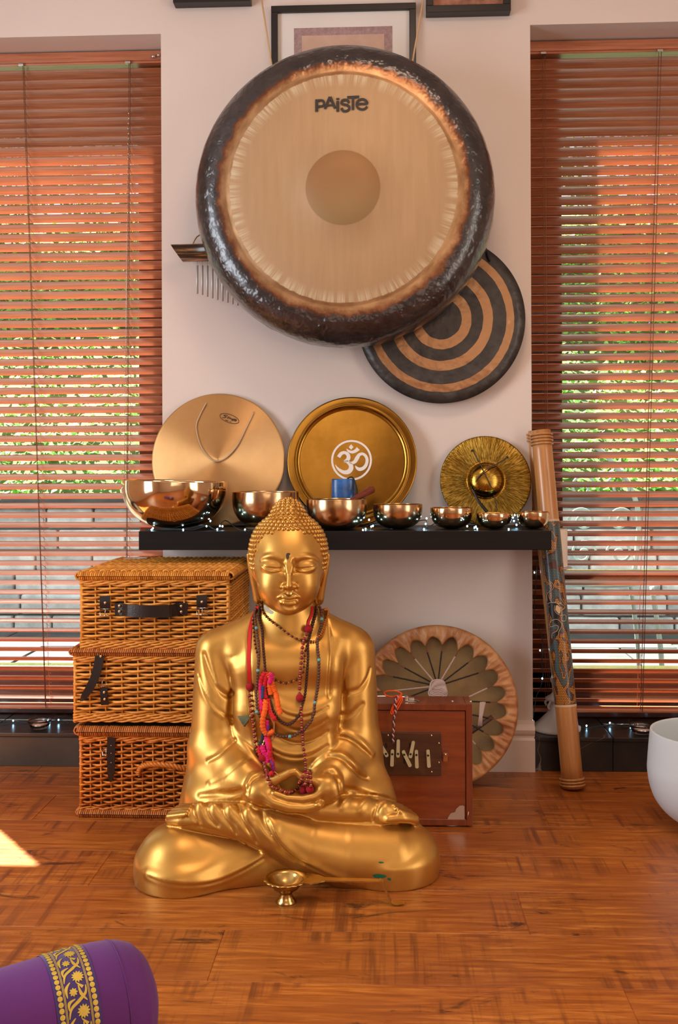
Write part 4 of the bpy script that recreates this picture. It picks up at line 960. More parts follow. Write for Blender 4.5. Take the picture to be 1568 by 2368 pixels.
for px, ww, Y in ((614, 92, -.158),):
    c0 = Vector((W(px, Y), Y, ST_)); b = MB(); r_ = ww / 2 / FPX * 2.82
    b.lathe([(0, 0), (r_, 0), (r_ + .005, .003), (r_, .006), (r_ * .5, .0058), (0, .0055)], 32, Matrix.Translation((c0.x, Y, ST_ + .0002)))
    tag(obj('ring_cushion', b, mt, None, loc=(c0.x, Y, ST_)), 'brown fabric ring cushion under the %s singing bowl' % ('largest' if px == 400 else 'second largest'), 'cushion')
# striker and blue case
stk = M('dark_rosewood', (0.17, 0.035, 0.018), 0.3, var=.3, stretch=(4, 4, 30)); 
pA, pB = U(800, 1166, -.215), U(861, 1131, -.150); dd = (pB - pA)
sk = obj('wooden_striker', MB().tube([pA - dd * .5, pA, pA + dd * .6, pB - dd * .06, pB], [.0055, .0065, .0095, .0115, .0108], 14), stk, None, 'dark red wooden striker leaning out of a singing bowl', 'striker', loc=tuple(pA))
bc = U(794, 1130, -.098); hw = 27 / FPX * 2.88; blu = M('blue_swirl_fabric', (0.010, 0.09, 0.30), 0.35, var=.75, vscale=38, coat=.3)
bx = empty('blue_case', (bc.x, bc.y, ST_), 'small blue patterned case with a black cord behind the bowls', 'case')
b = MB(); b.lathe([(0, 0), (hw * .98, 0), (hw, .004), (hw, Z(1107, -.098) - ST_ - .004), (hw * .97, Z(1107, -.098) - ST_), (0, Z(1107, -.098) - ST_)], 32, Matrix.Translation((bc.x, bc.y, ST_)) @ Matrix.Diagonal((1, .5, 1, 1))); obj('case_body', b, blu, bx)
obj('cord', MB().tube(catmull([U(800, 1110, -.098), U(812, 1103, -.10), U(820, 1112, -.11), U(826, 1140, -.112), U(824, 1165, -.112)], 5), .0022, 6), M('black_cord'), bx)
# ================================================================== FLAT GONG, TRAY, RIDGED CYMBAL leaning on the wall
def leaning(px, py, rp, back, name, label, cat):
    R_ = rp / FPX * (2.96 - .045); c = U(px, py, -.045); zc = ST_ + R_ * math.cos(math.atan2(back, 2 * R_)) ; al = math.asin(min(.9, back / (2 * R_)))
    T = Matrix.Translation((c.x, -.008 - back / 2 - .004, ST_ + R_ * math.cos(al) + .001)) @ Matrix.Rotation(-al, 4, 'X') @ Matrix.Rotation(PI / 2, 4, 'X')
    r = empty(name, (c.x, -.008 - back / 2 - .004, ST_), label, cat); return r, T, R_
def radial_brass(name, c0, c1, rough, metal=1.0, bumpr=0, aniso=True, streak=.25, speck=0):
    n = NT(name); tc = n.node('ShaderNodeTexCoord'); sp = n.node('ShaderNodeSeparateXYZ', {0: tc.outputs['Object']}); return n, sp
r, T, R_ = leaning(503, 1051, 156, .045, 'flat_gong', 'plain tan metal disc gong with a string loop, leaning at the left of the shelf', 'gong')
n = NT('lathe_turned_tan'); v = n.co('Object'); n.set('Base Color', n.ramp(n.noise(v, 7, 5, .6), [(0.3, (0.60, 0.34, 0.130)), (0.7, (0.72, 0.43, 0.18))])); n.set('Metallic', .80); n.set('Roughness', .42); n.set('Anisotropic', .85); n.set('Anisotropic Rotation', .25)
tg = n.node('ShaderNodeTangent', direction_type='RADIAL', axis='Y'); n.L(tg.outputs[0], n.b.inputs['Tangent']); n.bump(n.noise(v, 120, 3), .06, .001)
def lathed(name, prof, mat, root, T, seg=120):
    """lathe built about the object's own Y axis, so radial finishes follow it"""
    b = MB(); b.lathe(prof, seg, Matrix.Rotation(PI / 2, 4, 'X')); me = mesh_of(b, name, mat)
    o = bpy.data.objects.new(name, me); COL.objects.link(o); o.parent = root; Lm = wmat(root).inverted() @ T @ Matrix.Rotation(-PI / 2, 4, 'X'); o.location, q, _ = Lm.decompose(); o.rotation_euler = q.to_euler(); return o
lathed('gong_disc', [(0, .004), (R_ * .5, .0035), (R_ * .97, .001), (R_, 0), (R_, -.004), (R_ * .985, -.004), (R_ * .97, -.0015), (0, .001)], MATS['lathe_turned_tan'], r, T)
FT = T
def onT(T, R_, cpx, cpy, k):      # picture point -> disc-local point
    return lambda px, py, h=.0045: T @ Vector(((px - cpx) * k, -(py - cpy) * k, h))
k2 = R_ / 156; f_ = onT(T, R_, 503, 1051, k2)
obj('string_loop', MB().tube(catmull([f_(473, 917, -.004), f_(472, 921), f_(460, 945), f_(451, 975, .006), f_(462, 1018, .007), f_(482, 1046, .008), f_(502, 1056, .008), f_(524, 1047, .008), f_(548, 1020, .007), f_(568, 980, .006), f_(582, 950), f_(585, 942), f_(584, 938, -.004)], 6), .0022, 7), M('pale_string', (0.52, 0.36, 0.22), .8), r)
def ribbon(name, P2, w, mat, root, cl=False, n_=5, thick=.0006, curve=True):
    """flat ribbon of world points P2 (already on a surface); w in metres (or list)"""
    Q = catmull(P2, n_, cl) if curve else [Vector(p) for p in P2]; m = len(Q); ws = w if isinstance(w, list) else [w]
    return Q, m, ws
def disc_ribbon(b, pts, w, T, h=.0042, cl=False, n_=6, curve=True, thick=.0008):
    Q = catmull([(x, y, 0) for x, y in pts], n_, cl) if curve else [Vector((x, y, 0)) for x, y in pts]; m = len(Q)
    ws = list(np.interp(np.linspace(0, 1, m), np.linspace(0, 1, len(w)), w)) if isinstance(w, (list, tuple)) else [w] * m; L = []; R2 = []
    for i in range(m):
        t = (Q[(i + 1) % m] - Q[i - 1]) if cl else (Q[min(i + 1, m - 1)] - Q[max(i - 1, 0)])
        t.normalize(); nn = Vector((-t.y, t.x, 0)) * ws[i] / 2; L.append(T @ (Q[i] + nn + Vector((0, 0, h)))); R2.append(T @ (Q[i] - nn + Vector((0, 0, h))))
    if cl: L.append(L[0]); R2.append(R2[0])
    b.strip(L, R2, thick, tuple(T.to_3x3() @ Vector((0, 0, 1))))
lo = lambda u, v: ((480 + u / 13.07 - 503) * k2, -(920 + v / 13.07 - 1051) * k2)
sten = M('printed_brown_ink', (0.05, 0.025, 0.01), .6)
b = MB(); rr_ = math.radians(20)
disc_ribbon(b, [lo(635 + 310 * math.cos(a) * math.cos(rr_) - 125 * math.sin(a) * math.sin(rr_), 455 + 310 * math.cos(a) * math.sin(rr_) + 125 * math.sin(a) * math.cos(rr_)) for a in [2 * PI * i / 28 for i in range(28)]], 12 / 13.07 * k2, T, .0038, True, 2); obj('emblem_oval', b, sten, r)
b = MB()
for pts, w in (([(415, 425), (470, 425), (520, 415), (540, 395), (490, 378), (455, 362), (480, 350), (540, 352), (580, 372)], 14), ([(620, 400), (590, 420), (575, 445), (610, 440)], 16), ([(580, 405), (650, 415)], 10), ([(680, 440), (640, 440), (640, 462), (685, 450), (690, 470)], 14), ([(755, 470), (715, 465), (700, 490), (745, 492), (765, 470), (745, 520), (700, 505)], 15), ([(850, 495), (800, 470), (775, 500), (830, 512), (855, 490), (840, 540), (780, 515)], 15), ([(720, 470), (860, 500)], 8)):
    disc_ribbon(b, [lo(u, v) for u, v in pts], w / 13.07 * k2, T, .0038)
obj('emblem_writing', b, sten, r)
b = MB(); disc_ribbon(b, [lo(510, 503), lo(600, 530)], 20 / 13.07 * k2, T, .0038, curve=False); disc_ribbon(b, [lo(640, 548), lo(668, 558)], 10 / 13.07 * k2, T, .0038, curve=False); disc_ribbon(b, [lo(665, 550), lo(690, 570)], 14 / 13.07 * k2, T, .0038, curve=False); obj('emblem_line', b, sten, r)
# tray
r, T, R_ = leaning(814, 1055, 150, .045, 'brass_tray', 'round polished brass tray printed with a white symbol in a circle', 'tray')
n = NT('polished_brass'); v = n.co('Object'); n.set('Base Color', n.ramp(n.noise(v, 6, 5, .65), [(0.3, (0.24, 0.118, 0.016)), (0.7, (0.40, 0.210, 0.036))])); n.set('Metallic', 1.0); n.set('Roughness', .20); n.set('Anisotropic', .6)
tg = n.node('ShaderNodeTangent', direction_type='RADIAL', axis='Y'); n.L(tg.outputs[0], n.b.inputs['Tangent']); n.bump(n.noise(v, 10, 3), .04, .004)
lathed('tray_body', [(0, .001), (R_ * .80, .001), (R_ * .83, .002), (R_ * .86, .008), (R_ * .875, .0105), (R_ * .89, .008), (R_ * .905, .0085), (R_ * .98, .012), (R_, .012), (R_, .0095), (R_ * .90, .006), (R_ * .85, .003), (R_ * .82, -.001), (0, -.001)], MATS['polished_brass'], r, T, 140)
k3 = R_ / 150; wp_ = M('white_symbol_paint', (0.80, 0.74, 0.70), .6)
tc_ = lambda u, v: ((650 + u / 4.752 - 814) * k3, -(900 + v / 4.752 - 1055) * k3)
b = MB(); disc_ribbon(b, [tc_(773 + 214 * math.cos(a), 724 + 214 * math.sin(a)) for a in [2 * PI * i / 48 for i in range(48)]], 22 / 4.752 * k3, T, .0024, True, 1); obj('symbol_ring', b, wp_, r)
S_ = 1 / 4.752 * k3; b = MB()
disc_ribbon(b, [tc_(*p) for p in ((630, 690), (660, 650), (700, 640), (735, 665), (738, 705), (715, 728), (690, 738))], [42 * S_, 38 * S_, 34 * S_, 40 * S_, 46 * S_, 34 * S_, 26 * S_], T, .0024)
disc_ribbon(b, [tc_(*p) for p in ((690, 732), (730, 745), (762, 775), (768, 815), (740, 852), (690, 858), (640, 832), (610, 800), (594, 772))], [14 * S_, 34 * S_, 46 * S_, 52 * S_, 50 * S_, 42 * S_, 30 * S_, 16 * S_, 2 * S_], T, .0024)
disc_ribbon(b, [tc_(*p) for p in ((745, 745), (780, 755), (812, 738), (835, 700), (858, 665), (895, 655), (930, 680), (945, 725), (932, 780), (900, 815), (860, 825), (830, 808), (815, 785))], [10 * S_, 30 * S_, 40 * S_, 44 * S_, 34 * S_, 30 * S_, 32 * S_, 34 * S_, 36 * S_, 38 * S_, 40 * S_, 26 * S_, 4 * S_], T, .0024)
obj('om_symbol', b, wp_, r)
b = MB(); disc_ribbon(b, [tc_(*p) for p in ((718, 598), (740, 622), (780, 634), (820, 620), (848, 594))], [4 * S_, 24 * S_, 32 * S_, 36 * S_, 46 * S_], T, .0024); obj('om_crescent', b, wp_, r)
b = MB(); disc_ribbon(b, [tc_(769, 548), tc_(769, 578), tc_(769, 608)], [2 * S_, 52 * S_, 2 * S_], T, .0024, curve=False); obj('om_dot', b, wp_, r)
# ridged cymbal
r, T, R_ = leaning(1124, 1108, 105, .045, 'ridged_cymbal', 'brass cymbal with radial ridges and a round boss, leaning at the right of the shelf', 'cymbal')
n = NT('ridged_brass'); tc = n.node('ShaderNodeTexCoord'); sp = n.node('ShaderNodeSeparateXYZ', {0: tc.outputs['Object']})
ang = n.math('ARCTAN2', sp.outputs[2], sp.outputs[0]); rad = n.math('SQRT', n.math('ADD', n.math('MULTIPLY', sp.outputs[0], sp.outputs[0]), n.math('MULTIPLY', sp.outputs[2], sp.outputs[2])))
pv = n.node('ShaderNodeCombineXYZ', {'X': n.math('MULTIPLY', n.math('COSINE', ang), 40), 'Y': n.math('MULTIPLY', n.math('SINE', ang), 40), 'Z': n.math('MULTIPLY', rad, 45)}).outputs[0]
f = n.noise(pv, 1.0, 3, .6); msk = n.ramp(rad, [(R_ * .42, (0,) * 3), (R_ * .46, (1,) * 3)])
n.set('Base Color', n.ramp(f, [(0.36, (0.16, 0.085, 0.010)), (0.52, (0.42, 0.24, 0.035)), (0.72, (0.66, 0.44, 0.11))])); n.set('Metallic', 1.0); n.set('Roughness', n.math('MULTIPLY_ADD', msk, .16, .14)); n.bump(n.math('MULTIPLY', f, n.math('ADD', msk, .03)), .8, .006)
hb_ = R_ * .40
pr = [(hb_ * math.sin(a), .002 + .030 * math.cos(a)) for a in [PI / 2 * i / 12 for i in range(13)]] + [(hb_ * 1.05, .001), (R_ * .7, .0012), (R_ * .97, 0), (R_, -.001), (R_, -.003), (R_ * .7, -.001), (hb_ * 1.05, -.001), (0, .0)]
lathed('cymbal_disc', pr, MATS['ridged_brass'], r, T)
k4 = R_ / 105; f_ = onT(T, R_, 1124, 1108, k4); bkc = M('dark_string', (0.07, 0.045, 0.03), .8)
def sc(u, v): return (1010 + u / 5.6, 990 + v / 5.6)
obj('string', MB().tube(catmull([f_(*sc(478, 268), .003), f_(*sc(540, 400), .016), f_(*sc(600, 560), .034), f_(*sc(670, 720), .033), f_(*sc(740, 880), .010), f_(*sc(775, 1060), .006)], 5), .0014, 6), bkc, r)
obj('string', MB().tube(catmull([f_(*sc(925, 358), .003), f_(*sc(820, 430), .010), f_(*sc(700, 500), .030), f_(*sc(600, 570), .036), f_(*sc(520, 660), .030), f_(*sc(490, 760), .014)], 5), .0018, 6), bkc, r)
for u, v in ((472, 270), (925, 358)): obj('knot', MB().ball(f_(*sc(u, v), .003), .0034, 8, 5), M('black_cord'), r)
obj('strap', MB().tube(catmull([f_(*sc(430, 690), .004), f_(*sc(480, 820), .014), f_(*sc(540, 950), .020), f_(*sc(640, 1080), .022)], 6), [.0030, .0062], 10, flat=.6), M('black_leather', (0.010, 0.009, 0.010), .35), r)
# ================================================================== WICKER HAMPERS
def wicker(name, a, b_, rough=.38):
    n = NT(name); v = n.co('Object'); ge = n.node('ShaderNodeNewGeometry'); f = n.math('ADD', n.math('MULTIPLY', ge.outputs['Random Per Island'], .6), n.math('MULTIPLY', n.noise(v, 45, 4, .6), .4))
    n.set('Base Color', n.ramp(f, [(0.2, a), (0.8, b_)])); n.set('Roughness', rough); n.set('Specular IOR Level', .4); n.bump(n.noise(v, 300, 3), .1, .001); return n.m
wkA = wicker('golden_willow', (0.52, 0.17, 0.018), (0.86, 0.39, 0.065)); wkB = wicker('amber_willow', (0.44, 0.105, 0.010), (0.76, 0.26, 0.032)); wkR = wicker('rim_willow', (0.36, 0.10, 0.018), (0.62, 0.22, 0.05))
leather = M('dark_brown_leather', (0.016, 0.009, 0.007), .32, bump=.3, bscale=300, bdist=.001); brassr = M('worn_brass_rivet', (0.72, 0.58, 0.36), .25, 1.0); inner = M('hamper_inside', (0.045, 0.018, 0.006), .9)
def weave(b, O, ux, uz, un, L, H, pitch, vp, r, rs, seed, fat=1.35):
    """woven panel: stakes along uz every pitch, weavers along ux every vp, bulging along un"""
    rg = random.Random(seed); nst = max(2, int(round(L / pitch))); pt = L / nst; O, ux, uz, un = map(Vector, (O, ux, uz, un)); rows = int(H / vp); vp = H / rows
    for i in range(nst + 1):
        x = min(max(i * pt, rs), L - rs); j = rg.uniform(-.001, .001)
        b.tube([O + ux * (x + j) + un * 0 + uz * .001, O + ux * (x - j) + uz * (H - .001)], rs, 6)
    for k in range(rows):
        z = (k + .5) * vp; ph = k % 2; pts = []; per = 6; jz = rg.uniform(-.0006, .0006)
        for i in range(nst * per + 1):
            s_ = i / per; a = math.cos(PI * (s_ + ph)); amp = (r + rs) * .92; x = s_ * pt
            edge = min(1, min(x, L - x) / (.4 * pt))
            pts.append(O + ux * x + un * (amp * (abs(a) ** .7) * (1 if a > 0 else -1) * 1.0) * max(edge, .25) + uz * (z + jz + .0011 * math.sin(PI * s_ + ph * PI) + .0005 * noise.noise(Vector((x * 30, k * 3.1, seed)))))
        b.tube(pts, [r * (fat if False else 1)] * len(pts), 5, flat=1.0)
def rimroll(b, P0, P1, r, step, seed=0):
    P0, P1 = Vector(P0), Vector(P1); L = (P1 - P0).length; t = (P1 - P0) / L; n_ = int(L / step); rg = random.Random(seed)
    up = Vector((0, 0, 1)); w = t.cross(up).normalized()
    for i in range(n_):
        c = P0 + t * ((i + .5) * L / n_); rr_ = r * rg.uniform(.93, 1.05); pts = []
        for q in range(9):
            a = 2 * PI * q / 8; pts.append(c + t * ((q / 8 - .5) * step * .8) + w * math.cos(a) * rr_ + up * math.sin(a) * rr_)
        b.tube(pts, step * .52, 5, cap=False)
def braid(b, pts, r, twists, th):
    P_ = catmull(pts, 8); m = len(P_)
    for s_ in range(3):
        Q = []
        for i, p in enumerate(P_):
            t = (P_[min(i + 1, m - 1)] - P_[max(i - 1, 0)]).normalized(); u = Vector((0, -1, 0)); u = (u - t * u.dot(t)).normalized(); w = t.cross(u); a = 2 * PI * (twists * i / (m - 1) + s_ / 3)
            Q.append(p + (u * math.cos(a) + w * math.sin(a)) * r)
        b.tube(Q, th, 6)
def strap_band(pts, w, th=.0022, nrm=(0, -1, 0)):
    Q = catmull(pts, 6); m = len(Q); n_ = Vector(nrm); L = []; R2 = []
    ws = list(np.interp(np.linspace(0, 1, m), np.linspace(0, 1, len(w)), w)) if isinstance(w, (list, tuple)) else [w] * m
    for i in range(m):
        t = (Q[min(i + 1, m - 1)] - Q[max(i - 1, 0)]).normalized(); s_ = t.cross(n_).normalized() * ws[i] / 2; L.append(Q[i] + s_); R2.append(Q[i] - s_)
    b = MB(); b.strip(L, R2, th, nrm); return b
def buckle(root, c, w=.017, h=.013):
    x, y, z = c; b = MB(); b.tube([(x - w / 2, y, z + h / 2), (x + w / 2, y, z + h / 2), (x + w / 2, y, z - h / 2), (x - w / 2, y, z - h / 2)], .0013, 6, True); b.tube([(x, y - .001, z + h / 2), (x, y - .003, z), (x, y - .001, z - h / 2 - .001)], .001, 6); return obj('buckle', b, nick, root)
def rivet(root, c, r=.0035): return obj('rivet', MB().ball(c, r, 10, 6, (1, .5, 1)), brassr, root)
BYF = -.42; kx = (BYF + 2.96) / FPX
def hamper(name, label, pxl, pxr, pyb, pyt, pylid, Y, dep, mat, seed, pitch, vp, side=False, rx=0.0, topweave=False, lidz=None):
    x0, x1 = W(pxl, Y), W(pxr, Y); z0, z1 = max(0, Z(pyb, Y, 300)), Z(pyt, Y, 300); zl = Z(pylid, Y, 300)
    root = empty(name, ((x0 + x1) / 2, Y + dep / 2, z0), label, 'hamper', 'wicker hampers in the stack')
    r, rs = (.0033, .0024) if vp < .0083 else (.0035, .0023); r = .0031 if pitch < .03 else r; bnd = .024
    obj('inner_wall', MB().box((x0 + .006, Y + .008, z0 + .004), (x1 - .006, Y + dep - .008, z1 - .002)), inner, root)
    b = MB(); weave(b, (x0, Y, z0 + bnd), (1, 0, 0), (0, 0, 1), (0, -1, 0), x1 - x0, z1 - z0 - bnd - .008, pitch, vp, r, rs, seed)
    obj('front_weave', b, mat, root, kind='stuff')
    b = MB(); weave(b, (x1, Y, z0 + .006), (0, 1, 0), (0, 0, 1), (1, 0, 0), dep, z1 - z0 - .012, .016, .0072, .0024, .0022, seed + 1); obj('side_weave', b, mat, root, kind='stuff')
    b = MB(); weave(b, (x0, Y, z0 + .006), (0, 1, 0), (0, 0, 1), (-1, 0, 0), dep, z1 - z0 - .012, .022, .0085, .0026, .0022, seed + 2); obj('side_weave', b, mat, root, kind='stuff')
    # waling at the foot and below the lid: long twisted rods
    b = MB(); rg = random.Random(seed)
    for (za, m_) in ((z0 + .006, 4), (z1 - .007, 2)):
        for k in range(m_):
            for s_ in range(2):
                pts = [Vector((x0 - .002 + (x1 - x0 + .004) * i / 40, Y - .002 - .0030 * math.cos(i * .95 + s_ * PI + k), za + k * .0052 + .0022 * math.sin(i * .95 + s_ * PI + k * .8))) for i in range(41)]
                b.tube(pts, .0025, 5)
    obj('waling', b, mat, root, kind='stuff')
    for xx in (x0 + .002, x1 - .002): obj('corner_post', MB().tube([(xx, Y + .001, z0), (xx, Y + .001, z1)], .0045, 8), mat, root)
    # lid
    lid = empty('lid', ((x0 + x1) / 2, Y, z1)); lid.parent = root; lid.location = Vector(((x0 + x1) / 2, Y, z1)) - root.location
    zt = zl; b = MB(); 
    rr_ = (zt - z1) * .42; zc = z1 + (zt - z1) * .52; o = .004
    rimroll(b, (x0 - o, Y - o, zc), (x1 + o, Y - o, zc), rr_, .0052, seed); rimroll(b, (x1 + o, Y - o, zc), (x1 + o, Y + dep, zc), rr_, .0052, seed + 1); rimroll(b, (x0 - o, Y - o, zc), (x0 - o, Y + dep, zc), rr_, .0052, seed + 2)
    obj('lid_rim', b, wkR if not topweave else mat, lid, kind='stuff')
    obj('lid_board', MB().box((x0 + .004, Y + .006, z1 + .001), (x1 - .004, Y + dep - .004, zt - .004)), inner, lid)
    if topweave:
        b = MB(); weave(b, (x0, Y + .004, zt - .0015), (1, 0, 0), (0, 1, 0), (0, 0, 1), x1 - x0, dep, .0135, .0085, .0028, .0024, seed + 5); obj('lid_weave', b, mat, lid, kind='stuff')
    root.rotation_euler = (0, 0, rx)
    return root, x0, x1, z0, z1
# bottom, middle, top
hb, x0, x1, z0, z1 = hamper('wicker_hamper', 'dark orange wicker hamper with a plaited handle, bottom of the stack', 183, 545, 1893, 1703, 1678, BYF, .36, wkB, 11, .0265, .0082)
b = MB(); rimroll(b, (x0 - .004, BYF - .005, .009), (x1 + .004, BYF - .005, .009), .0085, .0052, 3); rimroll(b, (x0 - .004, BYF, .009), (x0 - .004, BYF + .34, .009), .0085, .0052, 4); obj('foot_rim', b, wkR, hb, kind='stuff')
V_ = lambda px, py, o=.006: U(px, py, BYF - o)
b = MB(); braid(b, [V_(320, 1792, .004), V_(326, 1774, .012), V_(350, 1768, .022), V_(388, 1770, .026), V_(425, 1778, .022), V_(446, 1788, .006)], .0042, 7, .0038); obj('handle', b, wkB, hb)
b = strap_band([V_(258, 1705), V_(257, 1740, .008), V_(257, 1780, .010), V_(256, 1809, .009)], [.021, .021, .020, .018, .001]); st_ = obj('strap', b, leather, hb)
for py in (1724, 1742, 1764, 1782): rivet(hb, V_(257, py, .0115), .0012)
bk = buckle(hb, V_(246, 1740, .008), .020, .015)
obj('tucked_cloth', MB().tube(catmull([(x0 + .05, BYF + .010, z1 + .002), (x0 + .14, BYF + .004, z1 + .004), (x0 + .24, BYF + .006, z1 + .002), (x1 - .04, BYF + .01, z1)], 6), .004, 7, flat=.7), M('olive_cloth', (0.07, 0.06, 0.02), .95), hb)
hm, x0, x1, z0, z1 = hamper('wicker_hamper', 'golden wicker hamper with an unbuckled hanging strap, middle of the stack', 170, 540, 1672, 1517, 1499, BYF, .36, wkA, 22, .0395, .0084)
b = strap_band([V_(232, 1504, .007), V_(229, 1530, .011), V_(221, 1562, .016), V_(208, 1590, .020), V_(194, 1612, .020), V_(186, 1621, .018)], [.023, .023, .022, .021, .016, .001]); obj('strap', b, leather, hm); rivet(hm, V_(233, 1518, .0125))
b = strap_band([V_(240, 1590), V_(241, 1610, .008), V_(243, 1630)], .019); obj('buckle_tab', b, leather, hm); rivet(hm, V_(241, 1601, .012)); rivet(hm, V_(242, 1617, .012)); buckle(hm, V_(237, 1580, .010), .021, .016)
ht, x0, x1, z0, z1 = hamper('wicker_hamper', 'golden wicker hamper with a leather carrying handle, top of the stack', 186, 528, 1503, 1342, 1322, BYF, .36, wkA, 33, .0375, .0078, topweave=True)
b = strap_band([V_(266, 1409, .007), V_(282, 1409, .010), V_(300, 1412, .026), V_(345, 1414, .034), V_(392, 1413, .028), V_(415, 1408, .010), V_(434, 1409, .007)], .0305, .0025); obj('handle', b, leather, ht)
for px, py in ((276, 1401), (276, 1414), (419, 1402), (419, 1415)): rivet(ht, V_(px, py, .0135), .0038)
for px, s_ in ((243, 0), (467, -2)):
    obj('buckle_tab', strap_band([V_(px, 1378 + s_, .007), V_(px, 1394 + s_, .010), V_(px + 1, 1411 + s_, .008)], .0265), leather, ht); rivet(ht, V_(px, 1394 + s_, .0125), .0036); buckle(ht, V_(px + 1, 1416 + s_, .010), .028, .017)
pz = Z(1322, BYF, 300) + .0035; pc = U(318, 1297, -.09); b = MB(); b.box((pc.x - .04, -.115, pz), (pc.x + .02, -.07, pz + .0012)); b.box((pc.x - .015, -.105, pz + .0012), (pc.x + .03, -.075, pz + .003), .0005)
tag(obj('paper_slip', b, M('cream_paper', (0.7, 0.62, 0.52), .8), None, loc=(pc.x, -.09, pz)), 'pale slips of paper lying at the back of the top hamper lid', 'paper')
# ================================================================== FRAME DRUM (seen from the back) leaning on the pier
dr = 180 / FPX * 2.88; dc = U(1010, 1617, -.06)
drum = empty('frame_drum', (dc.x, -.12, 0), 'round rawhide frame drum seen from its laced back, behind the wooden box', 'drum')
al = -math.asin(.055 / dr); TD = Matrix.Translation((dc.x, -.118, dr * math.cos(al) + .001)) @ Matrix.Rotation(al, 4, 'X') @ Matrix.Rotation(PI / 2, 4, 'X')   # local z towards the viewer
def hide(name, a, b_, sc_=9):
    n = NT(name); v = n.co('Object'); n.set('Base Color', n.ramp(n.noise(v, sc_, 5, .65, .3), [(0.32, a), (0.68, b_)])); n.set('Roughness', .45); n.set('Subsurface Weight', .12); n.set('Subsurface Radius', (.01, .005, .003)); n.bump(n.noise(v, 60, 4), .15, .002); return n.m
hd1 = hide('tan_drum_skin', (0.20, 0.110, 0.030), (0.31, 0.180, 0.055)); hd2 = hide('pale_folded_hide', (0.30, 0.088, 0.024), (0.60, 0.30, 0.115), 14)
b = MB(); b.lathe([(0, -.046), (dr * .5, -.0465), (dr * .97, -.047), (dr, -.044), (dr * 1.0, 0), (dr * .995, .008)], 96, TD); b2 = MB(); b2.v, b2.f, b2.sm = b.v, b.f, b.sm
obj('drum_skin', b, hd1, drum)
b = MB(); b.lathe([(dr * .955, -.043), (dr * .955, .004), (dr * .985, .006), (dr * .99, -.043)], 72, TD, closed_prof=True); obj('wooden_hoop', b, M('hoop_wood', (0.30, 0.15, 0.06), .5), drum)
# folded hide edge: scallops pulled to points where the lacing starts
NS = 22; ang0 = math.radians(3); b = MB(); NA = NS * 12; RR = 6; vs = []
def scal(a):
    t = ((a - ang0) / (2 * PI) * NS) % 1.0; d = abs(t - .5) * 2; k = noise.noise(Vector((math.cos(a) * 5, math.sin(a) * 5, 1.3)))
    return .86 - (.15 + .08 * k) * d ** 2.2 + .02 * k, d
for q in range(RR + 1):
    for k in range(NA):
        a = 2 * PI * k / NA; ri, d = scal(a); f = q / RR; r_ = dr * (1.004 + (ri - 1.004) * f); h = .009 + .005 * math.sin(PI * f) + .0045 * math.sin(a * NS * 3 + noise.noise(Vector((math.cos(a) * 4, math.sin(a) * 4, 0))) * 5) * math.sin(PI * f) + .003 * d * f - .006 * f * (1 - d)
        vs.append(TD @ Vector((r_ * math.cos(a), r_ * math.sin(a), h)))
fs = [(q * NA + k, q * NA + (k + 1) % NA, (q + 1) * NA + (k + 1) % NA, (q + 1) * NA + k) for q in range(RR) for k in range(NA)]
b.add(vs, fs); ob = obj('hide_edge', b, hd2, drum); md = ob.modifiers.new('thickness', 'SOLIDIFY'); md.thickness = .0014
yk = M('black_yarn', (0.022, 0.017, 0.015), .9); yw = M('pink_white_yarn', (0.50, 0.36, 0.31), .85); yr = M('rust_lace', (0.22, 0.045, 0.02), .7)
HUB = Vector((0, .045, .012))
def twisted(b, p0, p1, r, th, n_=2, turns=None):
    L = (p1 - p0).length; turns = turns or L / .011; t = (p1 - p0).normalized(); u = t.orthogonal().normalized(); w = t.cross(u); m = int(turns * 6) + 2
    for s_ in range(n_): b.tube([p0.lerp(p1, i / (m - 1)) + (u * math.cos(2 * PI * turns * i / (m - 1) + s_ * 2 * PI / n_) + w * math.sin(2 * PI * turns * i / (m - 1) + s_ * 2 * PI / n_)) * r for i in range(m)], th, 5)
for i in range(NS):
    a = ang0 + 2 * PI * i / NS; ri, d = scal(a + 1e-4); p0 = Vector((dr * ri * math.cos(a), dr * ri * math.sin(a), .011)); hub = HUB + Vector((.022 * math.cos(a), .022 * math.sin(a), 0))
    if a > PI * 1.05: hub += Vector((.02 * math.cos(a), -.055, 0))
    if -.2 < math.sin(a) < .55 and math.cos(a) > .5: hub = Vector((.062, .012, .012))
    m1 = p0.lerp(hub, .14); b = MB(); b.tube([TD @ p0, TD @ m1], .0013, 5); obj('lace', b, yr, drum)
    b = MB(); twisted(b, TD @ m1, TD @ hub, .0012, .0014, 2); obj('lacing_cord', b, yk if i % 3 != 1 else yw, drum)
b = MB()
for j in range(7): b.tube([TD @ (HUB + Vector(((.026 - .001 * j) * math.cos(a), -.012 + (.016 - .0006 * j) * math.sin(a) + .004 * j, .004 + .0022 * math.sin(3 * a + j)))) for a in [2 * PI * k / 20 for k in range(20)]], .0024, 5, True)
obj('hub_binding', b, yw, drum)
b = MB()
for j in range(8): b.tube([TD @ (HUB + Vector(((.020 + .003 * math.sin(j)) * math.cos(a), -.040 - .006 * j + .006 * math.sin(a), .006 + .003 * math.sin(2 * a + j)))) for a in [2 * PI * k / 16 for k in range(16)]], .0028, 5, True)
for j in range(3): b.ball(TD @ Vector((.062 + .006 * j, .012 - .008 * j, .012)), .008, 10, 6)
obj('hub_knot', b, yk, drum)
b = MB(); b.tube([TD @ Vector((.085, -.075, .004)), TD @ Vector((.15, -.03, .006))], .0065, 10); obj('wooden_peg', b, M('bark_stick', (0.07, 0.035, 0.016), .7), drum)
b = MB()
